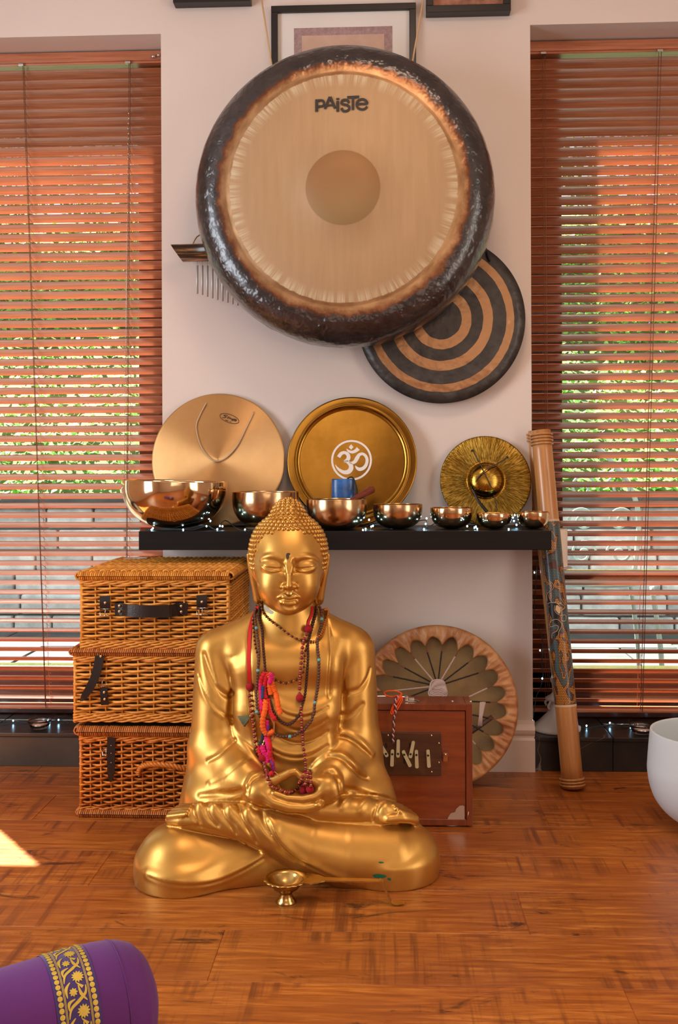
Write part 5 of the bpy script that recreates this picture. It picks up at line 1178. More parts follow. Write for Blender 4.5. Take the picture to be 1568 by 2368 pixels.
for j in range(4): b.tube([TD @ (Vector((.118 + .004 * j, .01, .012))), TD @ Vector((.114 + .002 * j, -.03, .014)), TD @ Vector((.110 + .003 * j, -.055, .010))], .0024, 5)
obj('yarn_knot', b, yw, drum)
# ================================================================== SHRUTI BOX
qy = -.47; qx0, qx1 = W(776, qy), W(1090, qy); qz = Z(1628, qy, 1000); qd = .085; ww = 15 / FPX * 2.49
wood = lambda nm, a, b_, st=(3, 3, 26), rough=.28: (lambda n: (n.set('Base Color', n.ramp(n.noise(n.co('Object', st), 2.4, 6, .6, .4), [(0.3, a), (0.7, b_)])), n.set('Roughness', rough), n.set('Coat Weight', .25), n.m)[-1])(NT(nm))
wr = wood('red_teak', (0.17, 0.030, 0.008), (0.27, 0.062, 0.016), (26, 26, 3)); wp2 = wood('red_teak_panel', (0.20, 0.034, 0.008), (0.33, 0.075, 0.018), (3, 26, 26)); wdk = wood('dark_teak', (0.045, 0.014, 0.007), (0.10, 0.034, 0.014), (3, 26, 26), .35); dkw = M('black_groove', (0.006, 0.003, 0.002), .6)
sb = empty('shruti_box', ((qx0 + qx1) / 2, qy + qd / 2, 0), 'reddish wooden reed box with cream levers, standing behind the statue', 'music box')
b = MB(); zb_ = .004
for a, c in (((qx0, qy, zb_), (qx0 + ww, qy + qd, qz)), ((qx1 - ww, qy, zb_), (qx1, qy + qd, qz)), ((qx0 + ww, qy, qz - ww), (qx1 - ww, qy + qd, qz)), ((qx0 + ww, qy, zb_), (qx1 - ww, qy + qd, zb_ + ww))): b.box(a, c, .0012)
obj('case_frame', b, wr, sb)
obj('case_groove', MB().box((qx0 + ww, qy + .010, zb_ + ww), (qx1 - ww, qy + .02, qz - ww)), dkw, sb)
pz1 = Z(1645, qy, 1000); px1_ = W(1074, qy)
obj('front_panel', MB().box((qx0 + ww + .007, qy + .003, Z(1898, qy, 1000)), (px1_, qy + .016, pz1), .001), wp2, sb)
P5 = lambda u, v, o=0.0: U(840 + u / 3.92, 1400 + v / 3.92, qy - o)
a_, c_ = P5(-120, 1530), P5(708, 1152); obj('reed_plate', MB().box((a_.x, qy - .007, a_.z), (c_.x, qy + .004, c_.z), .001), wdk, sb)
cream_ = M('ivory_lever', (0.66, 0.58, 0.34), .4); dkm = M('dark_screw', (0.05, 0.04, 0.03), .3, .8)
for (u0, v0, u1, v1, su, sv) in ((150, 1320, 160, 1455, 153, 1348), (150, 1250, 215, 1365, 207, 1345), (265, 1318, 260, 1452, 264, 1348), (318, 1228, 315, 1370, 316, 1345), (363, 1325, 425, 1455, 372, 1352), (455, 1240, 427, 1375, 430, 1348), (482, 1322, 487, 1468, 483, 1355), (587, 1318, 596, 1462, 588, 1360)):
    p0, p1 = P5(u0, v0, .012), P5(u1, v1, .012); d = (p1 - p0); s_ = Vector((d.z, 0, -d.x)).normalized() * .0040; e_ = d.normalized() * .0025
    b = MB(); L = [p0 - e_ + s_ * .55, p0 + s_, p1 + s_ * 1.1, p1 + e_ + s_ * .55]; R2 = [p0 - e_ - s_ * .55, p0 - s_, p1 - s_ * 1.1, p1 + e_ - s_ * .55]
    b.strip(L, R2, .0035, (0, 1, 0)); lv = obj('lever', b, cream_, sb)
    obj('screw', MB().ball(P5(su, sv, .0125), .0026, 8, 5, (1, .6, 1)), dkm, sb); obj('lever_peg', MB().tube([P5(su, sv, .012), P5(su, sv, .0)], .003, 6), dkm, sb)
for u, v in ((208, 1262), (425, 1260), (372, 1405)): p = P5(u, v); obj('slot', MB().box((p.x - .0025, qy - .0078, p.z - .006), (p.x + .0025, qy - .0068, p.z + .006)), dkw, sb)
for u, v in ((618, 1180), (686, 1250), (686, 1425), (620, 1510), (225, 1178)): obj('screw', MB().ball(P5(u, v, .0075), .0026, 8, 5, (1, .5, 1)), brassr, sb)
a_, c_ = P5(710, 1375), P5(782, 1295); obj('latch_plate', MB().box((a_.x, qy - .004, a_.z), (c_.x, qy + .004, c_.z), .001), wr, sb)
a_, c_ = P5(722, 1410), P5(762, 1328); obj('latch', MB().box((a_.x, qy - .009, a_.z), (c_.x, qy - .004, c_.z), .0015), M('light_teak', (0.38, 0.11, 0.03), .35), sb); obj('screw', MB().ball(P5(745, 1354, .010), .003, 8, 5, (1, .5, 1)), nick, sb)
# plated corner ornament, feet and top fittings
b = MB(); pc = P5(918, 1955, -.003); k5 = 1 / 3.92 / FPX * 2.49
out = [(0, 0), (-148, 0), (-150, 30), (-125, 70), (-85, 82), (-75, 110), (-45, 138), (-15, 142), (0, 135)]
b.prism([(u * k5, v * k5) for u, v in reversed(out)], .0012, Matrix.Translation(Vector((pc.x, qy + .0018, pc.z)))); obj('corner_plate', b, nick, sb)
obj('corner_pin', MB().tube([P5(955, 1870, .003), P5(940, 1950, .003)], .0012, 6), brassr, sb)
for u in (740, 20): 
    p0, p1 = P5(u, 2004), P5(u + 138, 2004); obj('wire_foot', MB().tube(catmull([(p0.x, qy + .02, .012), (p0.x, qy + .012, .0016), (p1.x, qy + .012, .0016), (p1.x, qy + .02, .012)], 4), .0014, 6), nick, sb)
tp = lambda px, yy: (W(px, qy + yy), qy + yy, qz)
x_, y_, z_ = tp(952, .03); obj('swivel_plate', MB().lathe([(0, .003), (.012, .0025), (.0155, 0)], 20, Matrix.Translation((x_, y_, z_ + .0004)) @ Matrix.Diagonal((1.1, .8, 1, 1))), nick, sb)
obj('swivel_block', MB().box((x_ - .019, y_ - .007, z_ + .0005), (x_ - .011, y_ + .007, z_ + .0125), .001), nick, sb); obj('swivel_block', MB().box((x_ - .010, y_ - .006, z_ + .003), (x_ + .004, y_ + .006, z_ + .008), .001), M('silver_clip', (0.7, .66, .6), .3, .8), sb)
obj('handle_wire', MB().tube(catmull([(x_ - .012, y_, z_ + .009), (x_ - .05, y_, z_ + .011), (x_ - .10, y_, z_ + .010), (x_ - .13, y_, z_ + .002)], 5), .0022, 8), nick, sb)
for px in (1046, 1088): x_, y_, z_ = tp(px - 2, .03); obj('top_screw', MB().ball((x_, y_, z_), .0035, 8, 5, (1.2, 1, .7)), nick, sb)
# cords tied to the box
og = M('orange_cord', (0.95, 0.11, 0.01), .7); pw_ = M('purple_cord', (0.16, 0.03, 0.06), .8); wc_ = M('white_cord', (0.72, 0.58, 0.55), .8)
tcord = empty('tied_cord', tuple(P5(330, 800, .004)), 'orange loop and white-purple twisted cord tied on the wooden box', 'cord')
obj('orange_loop', MB().tube(catmull([P5(350, 800, .002), P5(300, 778, .004), P5(230, 776, .004), P5(190, 790, .003), P5(205, 815, .003), P5(260, 828, .003), P5(345, 818, .004), P5(330, 870, .010), P5(290, 940, .012), P5(262, 985, .013), P5(250, 965, .012), P5(285, 880, .012), P5(350, 800, .006)], 5), .0019, 6), og, tcord)
obj('orange_loop', MB().tube(catmull([P5(345, 822, .004), P5(352, 860, .010), P5(310, 940, .013), P5(275, 980, .013), P5(268, 940, .013), P5(320, 850, .010), P5(345, 822, .004)], 5), .0018, 6), og, tcord)
for s_, m_ in ((0, pw_), (1, wc_)):
    b = MB(); m = 60; Q = []
    base = catmull([P5(318, 820, .008), P5(290, 870, .014), P5(295, 950, .015), P5(280, 1020, .012), P5(276, 1120, .010), P5(270, 1190, .010), P5(274, 1250, .010)], 10)
    for i, p in enumerate(base): a = i * .95 + s_ * PI; Q.append(p + Vector((math.cos(a) * .0016, math.sin(a) * .0016, 0)))
    b.tube(Q, .0017, 6); obj('twisted_cord', b, m_, tcord)
# ================================================================== DIDGERIDOOS
bam = NT('pale_bamboo'); bam.set('Base Color', bam.ramp(bam.noise(bam.co('Object', (30, 30, 2)), 3, 5, .6), [(0.3, (0.40, 0.165, 0.045)), (0.7, (0.58, 0.285, 0.10))])); bam.set('Roughness', .32); bam.set('Coat Weight', .3); bam.bump(bam.noise(bam.co('Object', (90, 90, 1.5)), 3, 3), .08, .001)
def stick(name, pb, pt, r0, r1, label, mat):
    P0, P1 = Vector(pb), Vector(pt); r = empty(name, P0, label, 'didgeridoo'); d = (P1 - P0); L = d.length; q = Vector((0, 0, 1)).rotation_difference(d.normalized()); r.rotation_euler = q.to_euler()
    return r, L
def tubewall(r0, r1, za, zb, th=.006, wob=.0, n_=40):
    pr = []; m = 16
    for i in range(m + 1):
        t = i / m; pr.append((r0 + (r1 - r0) * t + wob * math.sin(t * 9), za + (zb - za) * t))
    pr += [(pr[-1][0] - th, zb), (r0 - th, za)]
    b = MB(); b.lathe(pr, n_, closed_prof=True); return b
# painted one in front
A0 = G(1327, 1830); A0 = Vector((A0.x + .002, A0.y + .02, .0)); Ya = -.078; pA_ = U(1273.5, 1250, Ya); dA = (pA_ - A0).normalized(); LA = (U(1250, 1000, -.01) - A0).length
A1 = A0 + dA * LA
dg, L = stick('didgeridoo', A0, A1, 0, 0, 'bamboo didgeridoo painted with dots and a black lizard, leaning by the right window', None)
r0, r1 = 24.5 / FPX * 2.80, 22 / FPX * 2.98
zz = lambda py: L * (1830 - py) / (1830 - 1000)
obj('bamboo_tube', tubewall(r0, r1, .004, L), bam.m, dg, local=True)
for zc in (.012, .020, .028): obj('binding_ring', MB().tube([((r0 + .0022) * math.cos(a), (r0 + .0022) * math.sin(a), zc) for a in [2 * PI * i / 32 for i in range(32)]], .0036, 8, True), bam.m, dg, local=True)
for zc in (L - .012, L - .021, L - .030, L - .039): obj('binding_ring', MB().tube([((r1 + .0018) * math.cos(a), (r1 + .0018) * math.sin(a), zc) for a in [2 * PI * i / 32 for i in range(32)]], .0034, 8, True), bam.m, dg, local=True)
n = NT('dot_painting'); tc = n.node('ShaderNodeTexCoord'); sp = n.node('ShaderNodeSeparateXYZ', {0: tc.outputs['Object']}); an = n.math('ARCTAN2', sp.outputs[1], sp.outputs[0])
uu = n.math('MULTIPLY', an, r0 / .0044); vv = n.math('MULTIPLY', sp.outputs[2], 1 / .0044)
row_ = n.math('FLOOR', vv); uu2 = n.math('ADD', uu, n.math('MULTIPLY', n.math('FRACT', n.math('MULTIPLY', row_, .5)), 1.0))
fu = n.math('SUBTRACT', n.math('FRACT', n.math('ADD', uu2, 200)), .5); fv = n.math('SUBTRACT', n.math('FRACT', vv), .5)
dd_ = n.math('SQRT', n.math('ADD', n.math('MULTIPLY', fu, fu), n.math('MULTIPLY', fv, fv))); dot = n.math('LESS_THAN', dd_, .38)
zone = n.noise(n.co('Object', (16, 16, 9)), 1.7, 1.5, .4, .9)
dc_ = n.ramp(zone, [(0, (0.07, 0.20, 0.22)), (0.30, (0.06, 0.18, 0.19)), (0.42, (0.12, 0.022, 0.015)), (0.46, (0.72, 0.30, 0.02)), (0.545, (0.14, 0.026, 0.015)), (0.585, (0.06, 0.18, 0.19))], 'CONSTANT')
n.set('Base Color', n.mix(dot, (0.035, 0.012, 0.008), dc_)); n.set('Roughness', .38); n.set('Coat Weight', .2); n.bump(n.math('SUBTRACT', .5, dd_), .25, .001)
za, zb = zz(1642), zz(1216); rr0 = r0 + (r1 - r0) * za / L + .0006; rr1 = r0 + (r1 - r0) * zb / L + .0006
obj('painted_band', MB().lathe([(rr0, za), (rr1, zb)], 48), MATS['dot_painting'], dg, local=True)
crm = M('cream_line_paint', (0.66, 0.47, 0.28), .5)
for zc in (za, zb): rq = r0 + (r1 - r0) * zc / L + .0009; obj('painted_line', MB().lathe([(rq, zc - .003), (rq, zc + .003)], 40), crm, dg, local=True)
invA = (Matrix.Translation(A0) @ Vector((0, 0, 1)).rotation_difference(dA).to_matrix().to_4x4()).inverted()
def ons(px, py, off):        # picture point -> point on the painted tube's skin, in the tube's own frame
    o = invA @ CAM; d = (invA.to_3x3() @ ray(px, py)); z_guess = zz(py); r = r0 + (r1 - r0) * z_guess / L + off
    a = d.x * d.x + d.y * d.y; b_ = 2 * (o.x * d.x + o.y * d.y); c_ = o.x * o.x + o.y * o.y - r * r; q = b_ * b_ - 4 * a * c_
    t = (-b_ - math.sqrt(max(q, 0))) / (2 * a); p = o + d * t
    if q < 0: s_ = r / math.hypot(p.x, p.y); p = Vector((p.x * s_, p.y * s_, p.z))
    return p
def skinribbon(b, pts, w, off=.0012, cl=False, n_=5):
    Q = catmull([(x, y, 0) for x, y in pts], n_, cl); m = len(Q); L_ = []; R2 = []
    ws = list(np.interp(np.linspace(0, 1, m), np.linspace(0, 1, len(w)), w)) if isinstance(w, (list, tuple)) else [w] * m
    for i in range(m):
        t = (Q[(i + 1) % m] - Q[i - 1]) if cl else (Q[min(i + 1, m - 1)] - Q[max(i - 1, 0)]); t.normalize(); nn = Vector((-t.y, t.x, 0)) * ws[i] / 2
        L_.append([ons(Q[i].x + nn.x * q, Q[i].y + nn.y * q, off) for q in (1, .66, .33, 0, -.33, -.66, -1)])
    b.add([p for r_ in L_ for p in r_], [(i * 7 + k, i * 7 + k + 1, (i + 1) * 7 + k + 1, (i + 1) * 7 + k) for i in range(m - 1) for k in range(6)], False)
s8 = lambda *p: [(1210 + u / 8.456, 1200 + v / 8.456) for u, v in p]
bk_ = M('black_paint', (0.008, 0.006, 0.006), .35)
b = MB(); skinribbon(b, s8((500, 1200), (570, 1290), (555, 1380), (490, 1470), (500, 1600), (560, 1700), (600, 1800)), [1, 3, 5, 6, 7, 12, 16], .0010); skinribbon(b, s8((600, 1650), (610, 1750), (625, 1850), (610, 1980)), [12, 27, 27, 10], .0010)
skinribbon(b, s8((600, 2000), (690, 2030), (720, 2100), (690, 2200), (640, 2260), (600, 2330)), [9, 10, 8, 8, 8, 6], .0010); skinribbon(b, s8((745, 1560), (790, 1660), (790, 1740)), [2, 6, 5], .0010); skinribbon(b, s8((700, 1700), (760, 1690)), 6, .0010)
obj('painted_lizard', b, bk_, dg, local=True)
b = MB()
for pts, cl in ((((500, 1200), (585, 1280), (590, 1350), (520, 1440), (505, 1530), (560, 1630), (650, 1640), (740, 1740), (760, 1860), (740, 1980)), 0), (((495, 1195), (560, 1300), (540, 1380), (465, 1480), (470, 1600)), 0), (((480, 1665), (540, 1635), (700, 1650), (790, 1690), (800, 1750), (760, 1775)), 0), (((735, 1545), (760, 1600), (815, 1680)), 0),
                (((620, 1690), (610, 1770), (660, 1850), (750, 1890)), 0), (((515, 2040), (580, 1975), (680, 1970), (750, 2050), (740, 2130), (700, 2200), (690, 2280)), 0), (((510, 2050), (540, 2110), (640, 2080), (690, 2110), (660, 2190), (570, 2240), (560, 2330)), 0), (((740, 1890), (830, 1880), (825, 1990), (740, 1990)), 0)):
    skinribbon(b, s8(*pts), .95, .0014)
obj('painted_outline', b, crm, dg, local=True)
b = MB(); skinribbon(b, s8((655, 1690), (680, 1760), (710, 1850)), [3, 13, 3], .0013); obj('painted_leaf', b, crm, dg, local=True)
# plain one behind
B0 = G(1327, 1795); B0 = Vector((B0.x, B0.y + .02, 0)); pB_ = U(1268, 1290, .0); dB = (pB_ - B0).normalized(); LB = (U(1252, 995, .02) - B0).length; B1 = B0 + dB * LB
dg2, L2 = stick('didgeridoo', B0, B1, 0, 0, 'plain bamboo didgeridoo behind the dot-painted one', None); q0, q1 = 23.5 / FPX * 2.88, 21 / FPX * 3.0
obj('bamboo_tube', tubewall(q0, q1, 0, L2), bam.m, dg2, local=True)
for zc in (L2 - .010, L2 - .019, L2 - .028): obj('binding_ring', MB().tube([((q1 + .0018) * math.cos(a), (q1 + .0018) * math.sin(a), zc) for a in [2 * PI * i / 32 for i in range(32)]], .0034, 8, True), bam.m, dg2, local=True)
# ================================================================== CANDLESTICK, CANDLE
cy_ = .078; ccx = W(1284, cy_); kk = (2.96 + cy_) / FPX
chalk = M('chalky_white_metal', (0.66, 0.62, 0.58), .5, bump=.6, bscale=90, bdist=.002); zpl = Z(1312, cy_, 1286)
cs = empty('candlestick', (ccx, cy_, SILL), 'tall chalky white candlestick on the sill behind the bamboo tubes', 'candlestick')
sH = zpl - SILL; pr = [(0, 0), (54 * kk, 0), (55 * kk, .004), (53 * kk, .010), (44 * kk, .018), (30 * kk, .036), (20 * kk, .050), (14 * kk, .072), (12 * kk, .082), (24 * kk, .088), (25 * kk, .094), (14 * kk, .102), (8 * kk, .112), (10 * kk, .135), (14 * kk, .150), (8 * kk, .165), (6 * kk, .20), (6 * kk, sH * .60), (12 * kk, sH * .64), (7 * kk, sH * .68), (6 * kk, sH * .88), (14 * kk, sH * .95), (24 * kk, sH - .006), (36 * kk, sH - .002), (37 * kk, sH + .001), (27 * kk, sH + .0005), (0, sH)]
def orn(p, a, r, z):
    if z < .05: k = 1 + .05 * math.sin(a * 9 + z * 200) * (1 if z > .004 else 0); return Vector((p.x * k, p.y * k, p.z))
    return p
b = MB(); b.lathe(pr, 56, Matrix.Translation((ccx, cy_, SILL)), fn=orn); obj('candlestick_body', b, chalk, cs)
b = MB()
for i in range(4):
    a = PI / 4 + i * PI / 2; b.tube(catmull([(ccx + 22 * kk * math.cos(a), cy_ + 22 * kk * math.sin(a), SILL + .086), (ccx + 30 * kk * math.cos(a), cy_ + 30 * kk * math.sin(a), SILL + .074), (ccx + 26 * kk * math.cos(a), cy_ + 26 * kk * math.sin(a), SILL + .066)], 4), .0035, 6)
obj('scroll_ornament', b, chalk, cs)
wax = M('white_wax', (0.84, 0.76, 0.66), .45, sub=.3); ch_ = Z(1222, cy_, 1286) - zpl
cd = empty('pillar_candle', (ccx, cy_, zpl), 'white pillar candle standing on the tall candlestick', 'candle')
b = MB(); b.lathe([(0, .0015), (26.5 * kk, .0015), (27 * kk, .004), (27 * kk, ch_ - .003), (25 * kk, ch_), (20 * kk, ch_ - .004), (0, ch_ - .005)], 40, Matrix.Translation((ccx, cy_, zpl))); obj('wax', b, wax, cd)
obj('wick', MB().tube([(ccx, cy_, zpl + ch_ - .006), (ccx + .001, cy_, zpl + ch_ + .004)], .0008, 5), dkm, cd)
# tealights in glass
gls = NT('clear_glass'); gls.N.remove(gls.b); g1 = gls.node('ShaderNodeBsdfGlass', {'Roughness': 0.02, 'IOR': 1.45}); gls.L(g1.outputs[0], gls.out.inputs[0])
def tealight(px, py, Y, label, k=1.0):
    x = W(px, Y); r = empty('tealight_holder', (x, Y, SILL), label, 'candle holder'); R_ = 28 / FPX * (2.96 + Y) * k; h = .026 * k
    b = MB(); b.lathe([(0, .0005), (R_ * .62, .0005), (R_ * .72, .003), (R_ * .98, h * .85), (R_, h * .95), (R_ * .96, h), (R_ * .86, h * .9), (R_ * .80, h * .8), (R_ * .76, .007), (0, .007)], 40, Matrix.Translation((x, Y, SILL))); obj('glass_dish', b, gls.m, r)
    b = MB(); b.lathe([(0, .008), (R_ * .66, .008), (R_ * .68, h * .62), (R_ * .64, h * .60), (R_ * .62, h * .5), (0, h * .48)], 32, Matrix.Translation((x, Y, SILL))); obj('metal_cup', b, M('tealight_tin', (0.75, .73, .70), .25, 1.0), r)
    b = MB(); b.lathe([(R_ * .60, h * .46), (R_ * .60, h * .5), (0, h * .5)], 24, Matrix.Translation((x, Y, SILL))); obj('wax', b, wax, r)
tealight(89, 1660, .045, 'clear glass tealight holder on the sill of the left window'); tealight(1482, 1680, .04, 'clear glass tealight holder on the black sill of the right window', 1.0)
# ================================================================== FAIRY LIGHTS
led = M('blue_white_led', (0.5, .75, 1), .3, emit=(0.35, 0.72, 1.0), estr=34.0); grn = M('dark_green_wire', (0.012, 0.035, 0.035), .5)
def fairy(name, pts, bulbs, label, r=.0013, er=.0020):
    root = empty(name, tuple(pts[0]), label, 'string lights'); obj('cable', MB().tube(catmull(pts, 5), r, 6), grn, root)
    me = None
    for p in bulbs:
        if me is None: me = mesh_of(MB().ball((0, 0, 0), er, 8, 6, (1, 1, 1.3)), 'bulb', led)
        inst('bulb', me, root, Vector(p) - Vector(pts[0]))
    return root
Sg = lambda px, py, dz=.002: (lambda p: Vector((p.x, min(p.y, -.012), ST_ + dz)))(G(px, py, ST_ + dz))
Sz = lambda px, Y, dz=.003: Vector((W(px, Y), Y, ST_ + dz))
pts = [Sz(335, -.235), Sz(370, -.215, .002), Sz(424, -.245), Sz(450, -.235), Sz(478, -.22, .012), Sz(500, -.235), Sz(520, -.10, .02), Sz(552, -.24), Sz(590, -.245), Sz(700, -.10, .012), Sz(770, -.09), Sz(851, -.13, .010), Sz(856, -.235), Sz(840, -.2), Sz(870, -.07, .01), Sz(950, -.07, .012), Sz(984, -.10, .02), Sz(988, -.2), Sz(1010, -.07, .01), Sz(1088, -.12, .02), Sz(1102, -.235, .004), Sz(1095, -.21), Sz(1130, -.06, .01), Sz(1188, -.14, .024), Sz(1192, -.14, .014), Sz(1220, -.05, .01), Sz(1262, -.02, .004)]
bulbs = [Sz(350, -.246), Sz(353, -.23, .006), Sz(423, -.246), Sz(423, -.226, .010), Sz(477, -.235, .012), Sz(502, -.24, .004), Sz(508, -.23, .012), Sz(514, -.21, .010), Sz(486, -.20, .024), Sz(566, -.248, .003), Sz(697, -.10, .02), Sz(845, -.235, .004), Sz(858, -.2, .008), Sz(862, -.235, .012), Sz(853, -.19, .026), Sz(839, -.246, .002), Sz(906, -.04, .006), Sz(970, -.05, .03), Sz(984, -.18, .014), Sz(986, -.12, .026), Sz(980, -.235, .003), Sz(1080, -.22, .010), Sz(1103, -.240, .004), Sz(1100, -.228, .009), Sz(1097, -.215, .006), Sz(1186, -.16, .030), Sz(1188, -.15, .020), Sz(1190, -.15, .036), Sz(1176, -.235, .003), Sz(1194, -.13, .008)]
fairy('fairy_lights', pts, bulbs, 'string of tiny blue-white lights winding between the singing bowls')
Q = lambda px, py, Y: U(px, py, Y)
ys_ = .03
pts = [Q(1243, 1288, ys_), Q(1240, 1340, ys_), Q(1236, 1400, ys_), Q(1239, 1440, ys_), Q(1252, 1468, ys_), Q(1256, 1500, ys_), Q(1253, 1530, ys_), Q(1256, 1560, ys_), Q(1250, 1590, ys_), Q(1240, 1612, ys_), Q(1236, 1640, ys_), Q(1232, 1662, ys_)]
fairy('fairy_lights', pts, [Q(1236, 1324, ys_ - .004), Q(1249, 1504, ys_ - .004), Q(1254, 1569, ys_ - .004), Q(1231, 1665, .01)], 'string of tiny lights hanging down beside the right edge of the pier')
sp_ = lambda px, Y, dz=.003: Vector((W(px, Y), Y, SILL + dz))
pts = [sp_(1320, .10), sp_(1350, .09), sp_(1400, .12), sp_(1408, .13, .008), sp_(1450, .10), sp_(1500, .125), sp_(1560, .11), sp_(1640, .12), sp_(1760, .10)]
fairy('fairy_lights', pts, [sp_(1354, .10, .006), sp_(1408, .12, .010), sp_(1456, .12, .006), sp_(1524, .14, .006), sp_(1600, .12, .006), sp_(1700, .12, .006)], 'string of tiny lights lying along the black sill of the right window')
pts = [sp_(-60, .10), sp_(0, .09), sp_(28, .11, .006), sp_(60, .10), sp_(110, .11), sp_(133, .115, .008), sp_(160, .10)]
fairy('fairy_lights', pts, [sp_(28, .10, .008), sp_(112, .11, .005), sp_(133, .11, .009), sp_(-60, .10, .006)], 'string of tiny lights lying along the sill of the left window')
# ================================================================== CRYSTAL BOWL
qc = Vector((W(1646, -.46), -.46, 0)); rb_ = (W(1646, -.46) - W(1498, -.46)) * 1.0; hb = Z(1692, -.46, 1600)
fr = NT('frosted_quartz'); fr.set('Base Color', (0.64, 0.70, 0.72)); fr.set('Roughness', .55); fr.set('Subsurface Weight', .35); fr.set('Subsurface Radius', (.04, .035, .03)); fr.set('Specular IOR Level', .3)
pr = [(0, 0), (rb_ * .25, .002), (rb_ * .50, .014), (rb_ * .72, .036), (rb_ * .88, .066), (rb_ * .965, .10), (rb_ * 1.0, .135), (rb_ * .995, .16), (rb_ * .975, .20), (rb_ * .955, hb - .004), (rb_ * .945, hb), (rb_ * .925, hb), (rb_ * .915, hb - .004), (rb_ * .935, .20), (rb_ * .955, .14), (rb_ * .91, .09), (rb_ * .68, .045), (rb_ * .4, .018), (0, .012)]
pr2 = catmull([(r, 0, z) for r, z in pr], 4); pr2 = [(max(0, p.x), p.z) for p in pr2]
cb = empty('crystal_bowl', tuple(qc), 'large frosted white crystal singing bowl on the floor, cut off by the right edge', 'crystal bowl')
b = MB(); b.lathe(pr2, 96, Matrix.Translation(qc)); obj('bowl_body', b, fr.m, cb)
ofl = M('orange_line_print', (0.62, 0.22, 0.07), .6); er = 42 / FPX * 2.40; a0c = math.atan2(-2.5, (W(1587, -.46) - qc.x) * 14.0)
a0c = -PI / 2 - .50; zc_f = Z(1803, -.6, 1587)
def onb(s_, t_):                 # flat emblem coordinates wrapped on the bowl wall
    z = zc_f + t_; r = np.interp(z, [p[1] for p in pr2[:40]], [p[0] for p in pr2[:40]]) + .0005; a = a0c + s_ / rb_; return qc + Vector((r * math.cos(a), r * math.sin(a), z))
b = MB()
def circ(cx_, cz_, r, w): b.tube([onb(cx_ + r * math.cos(a), cz_ + r * math.sin(a)) for a in [2 * PI * i / 36 for i in range(36)]], w, 4, True)
circ(0, 0, er, .0008); circ(0, 0, er * .93, .0005); ur = er * .93 / 3
for i in range(-2, 3):
    for j in range(-2, 3):
        cx_ = ur * (i + j * .5); cz_ = ur * j * .866
        if math.hypot(cx_, cz_) < ur * 2.05: circ(cx_, cz_, ur, .00042)
obj('printed_emblem', b, ofl, cb)
# ================================================================== BOLSTER
pur = NT('purple_cotton'); v = pur.co('Object'); pur.set('Base Color', pur.ramp(pur.noise(v, 4, 3), [(0.3, (0.095, 0.013, 0.145)), (0.7, (0.125, 0.018, 0.175))])); pur.set('Roughness', .85); pur.set('Sheen Weight', .12); pur.bump(pur.noise(v, 420, 2), .15, .0008)
E0 = Vector((-.393, -1.47, .091)); ax = Vector((-.85, -.52, -.01)).normalized()
bo = empty('bolster_cushion', (E0.x + ax.x * .2, E0.y + ax.y * .2, 0), 'purple cotton bolster with a gold patterned border band, in the lower left corner', 'cushion')
TB = Matrix.Translation(E0) @ Vector((0, 0, 1)).rotation_difference(ax).to_matrix().to_4x4()
def bolr(s_):                      # radius along the axis measured from the round end
    return np.interp(s_, [-.050, -.046, -.036, -.02, 0, .03, .08, .16, .3, .5, .58, .62], [0, .034, .060, .078, .086, .090, .0895, .086, .082, .080, .06, 0])
prb = [(float(bolr(s_)), float(s_)) for s_ in list(np.linspace(-.05, 0, 14)) + list(np.linspace(.01, .62, 50))]
def bolfn(p, a, r, z):
    k = 1 + .012 * noise.noise(Vector((p.x * 9, p.y * 9, z * 7))); p = Vector((p.x * k, p.y * k, p.z)); return p
b = MB(); b.lathe(prb, 96, TB, fn=bolfn)
b.v = [(x, y, max(z, .0008)) for x, y, z in b.v]; obj('cushion_body', b, pur.m, bo)
def bring(s_, r): return [TB @ bolfn(Vector((float(bolr(s_) + .0006) * math.cos(a), float(bolr(s_) + .0006) * math.sin(a), s_)), a, 1, s_) for a in [2 * PI * i / 72 for i in range(72)]]
obj('seam_piping', MB().tube([p for p in bring(.012, 0)], .0009, 6, True), pur.m, bo)
s0b, s1b = .052, .112
nb = NT('border_band'); tc = nb.node('ShaderNodeTexCoord'); nb.set('Base Color', (0.035, 0.010, 0.13)); nb.set('Roughness', .6); nb.set('Sheen Weight', .3)
b = MB(); vs = []; m = 96
for s_ in np.linspace(s0b, s1b, 7):
    for k in range(m):
        a = 2 * PI * k / m; r = float(bolr(s_)) + .0010; vs.append(TB @ bolfn(Vector((r * math.cos(a), r * math.sin(a), s_)), a, r, s_))
b.add(vs, [(q * m + k, q * m + (k + 1) % m, (q + 1) * m + (k + 1) % m, (q + 1) * m + k) for q in range(6) for k in range(m)]); b.v = [(x, y, max(z, .0007)) for x, y, z in b.v]
obj('border_band', b, MATS['border_band'], bo)
gth = M('gold_thread', (0.62, 0.44, 0.06), .42, .35, bump=.5, bscale=500, bdist=.001)
def pb(s_, a, off=.0016): r = float(bolr(s_)) + off; return TB @ bolfn(Vector((r * math.cos(a), r * math.sin(a), s_)), a, r, s_)
def motif(b, pts, w, off=.0016):     # pts in (s, angle*R) metres
    Rm = .088; Q = catmull([(s_, t_, 0) for s_, t_ in pts], 5) if len(pts) > 2 else [Vector((s_, t_, 0)) for s_, t_ in pts]; m = len(Q); ws = list(np.interp(np.linspace(0, 1, m), np.linspace(0, 1, len(w)), w)) if isinstance(w, (list, tuple)) else [w] * m; L_ = []; R2 = []
    for i in range(m):
        t = (Q[min(i + 1, m - 1)] - Q[max(i - 1, 0)]).normalized(); nn = Vector((-t.y, t.x, 0)) * ws[i] / 2; L_.append(pb(Q[i].x + nn.x, (Q[i].y + nn.y) / Rm, off)); R2.append(pb(Q[i].x - nn.x, (Q[i].y - nn.y) / Rm, off))
    b.strip(L_, R2, 0)
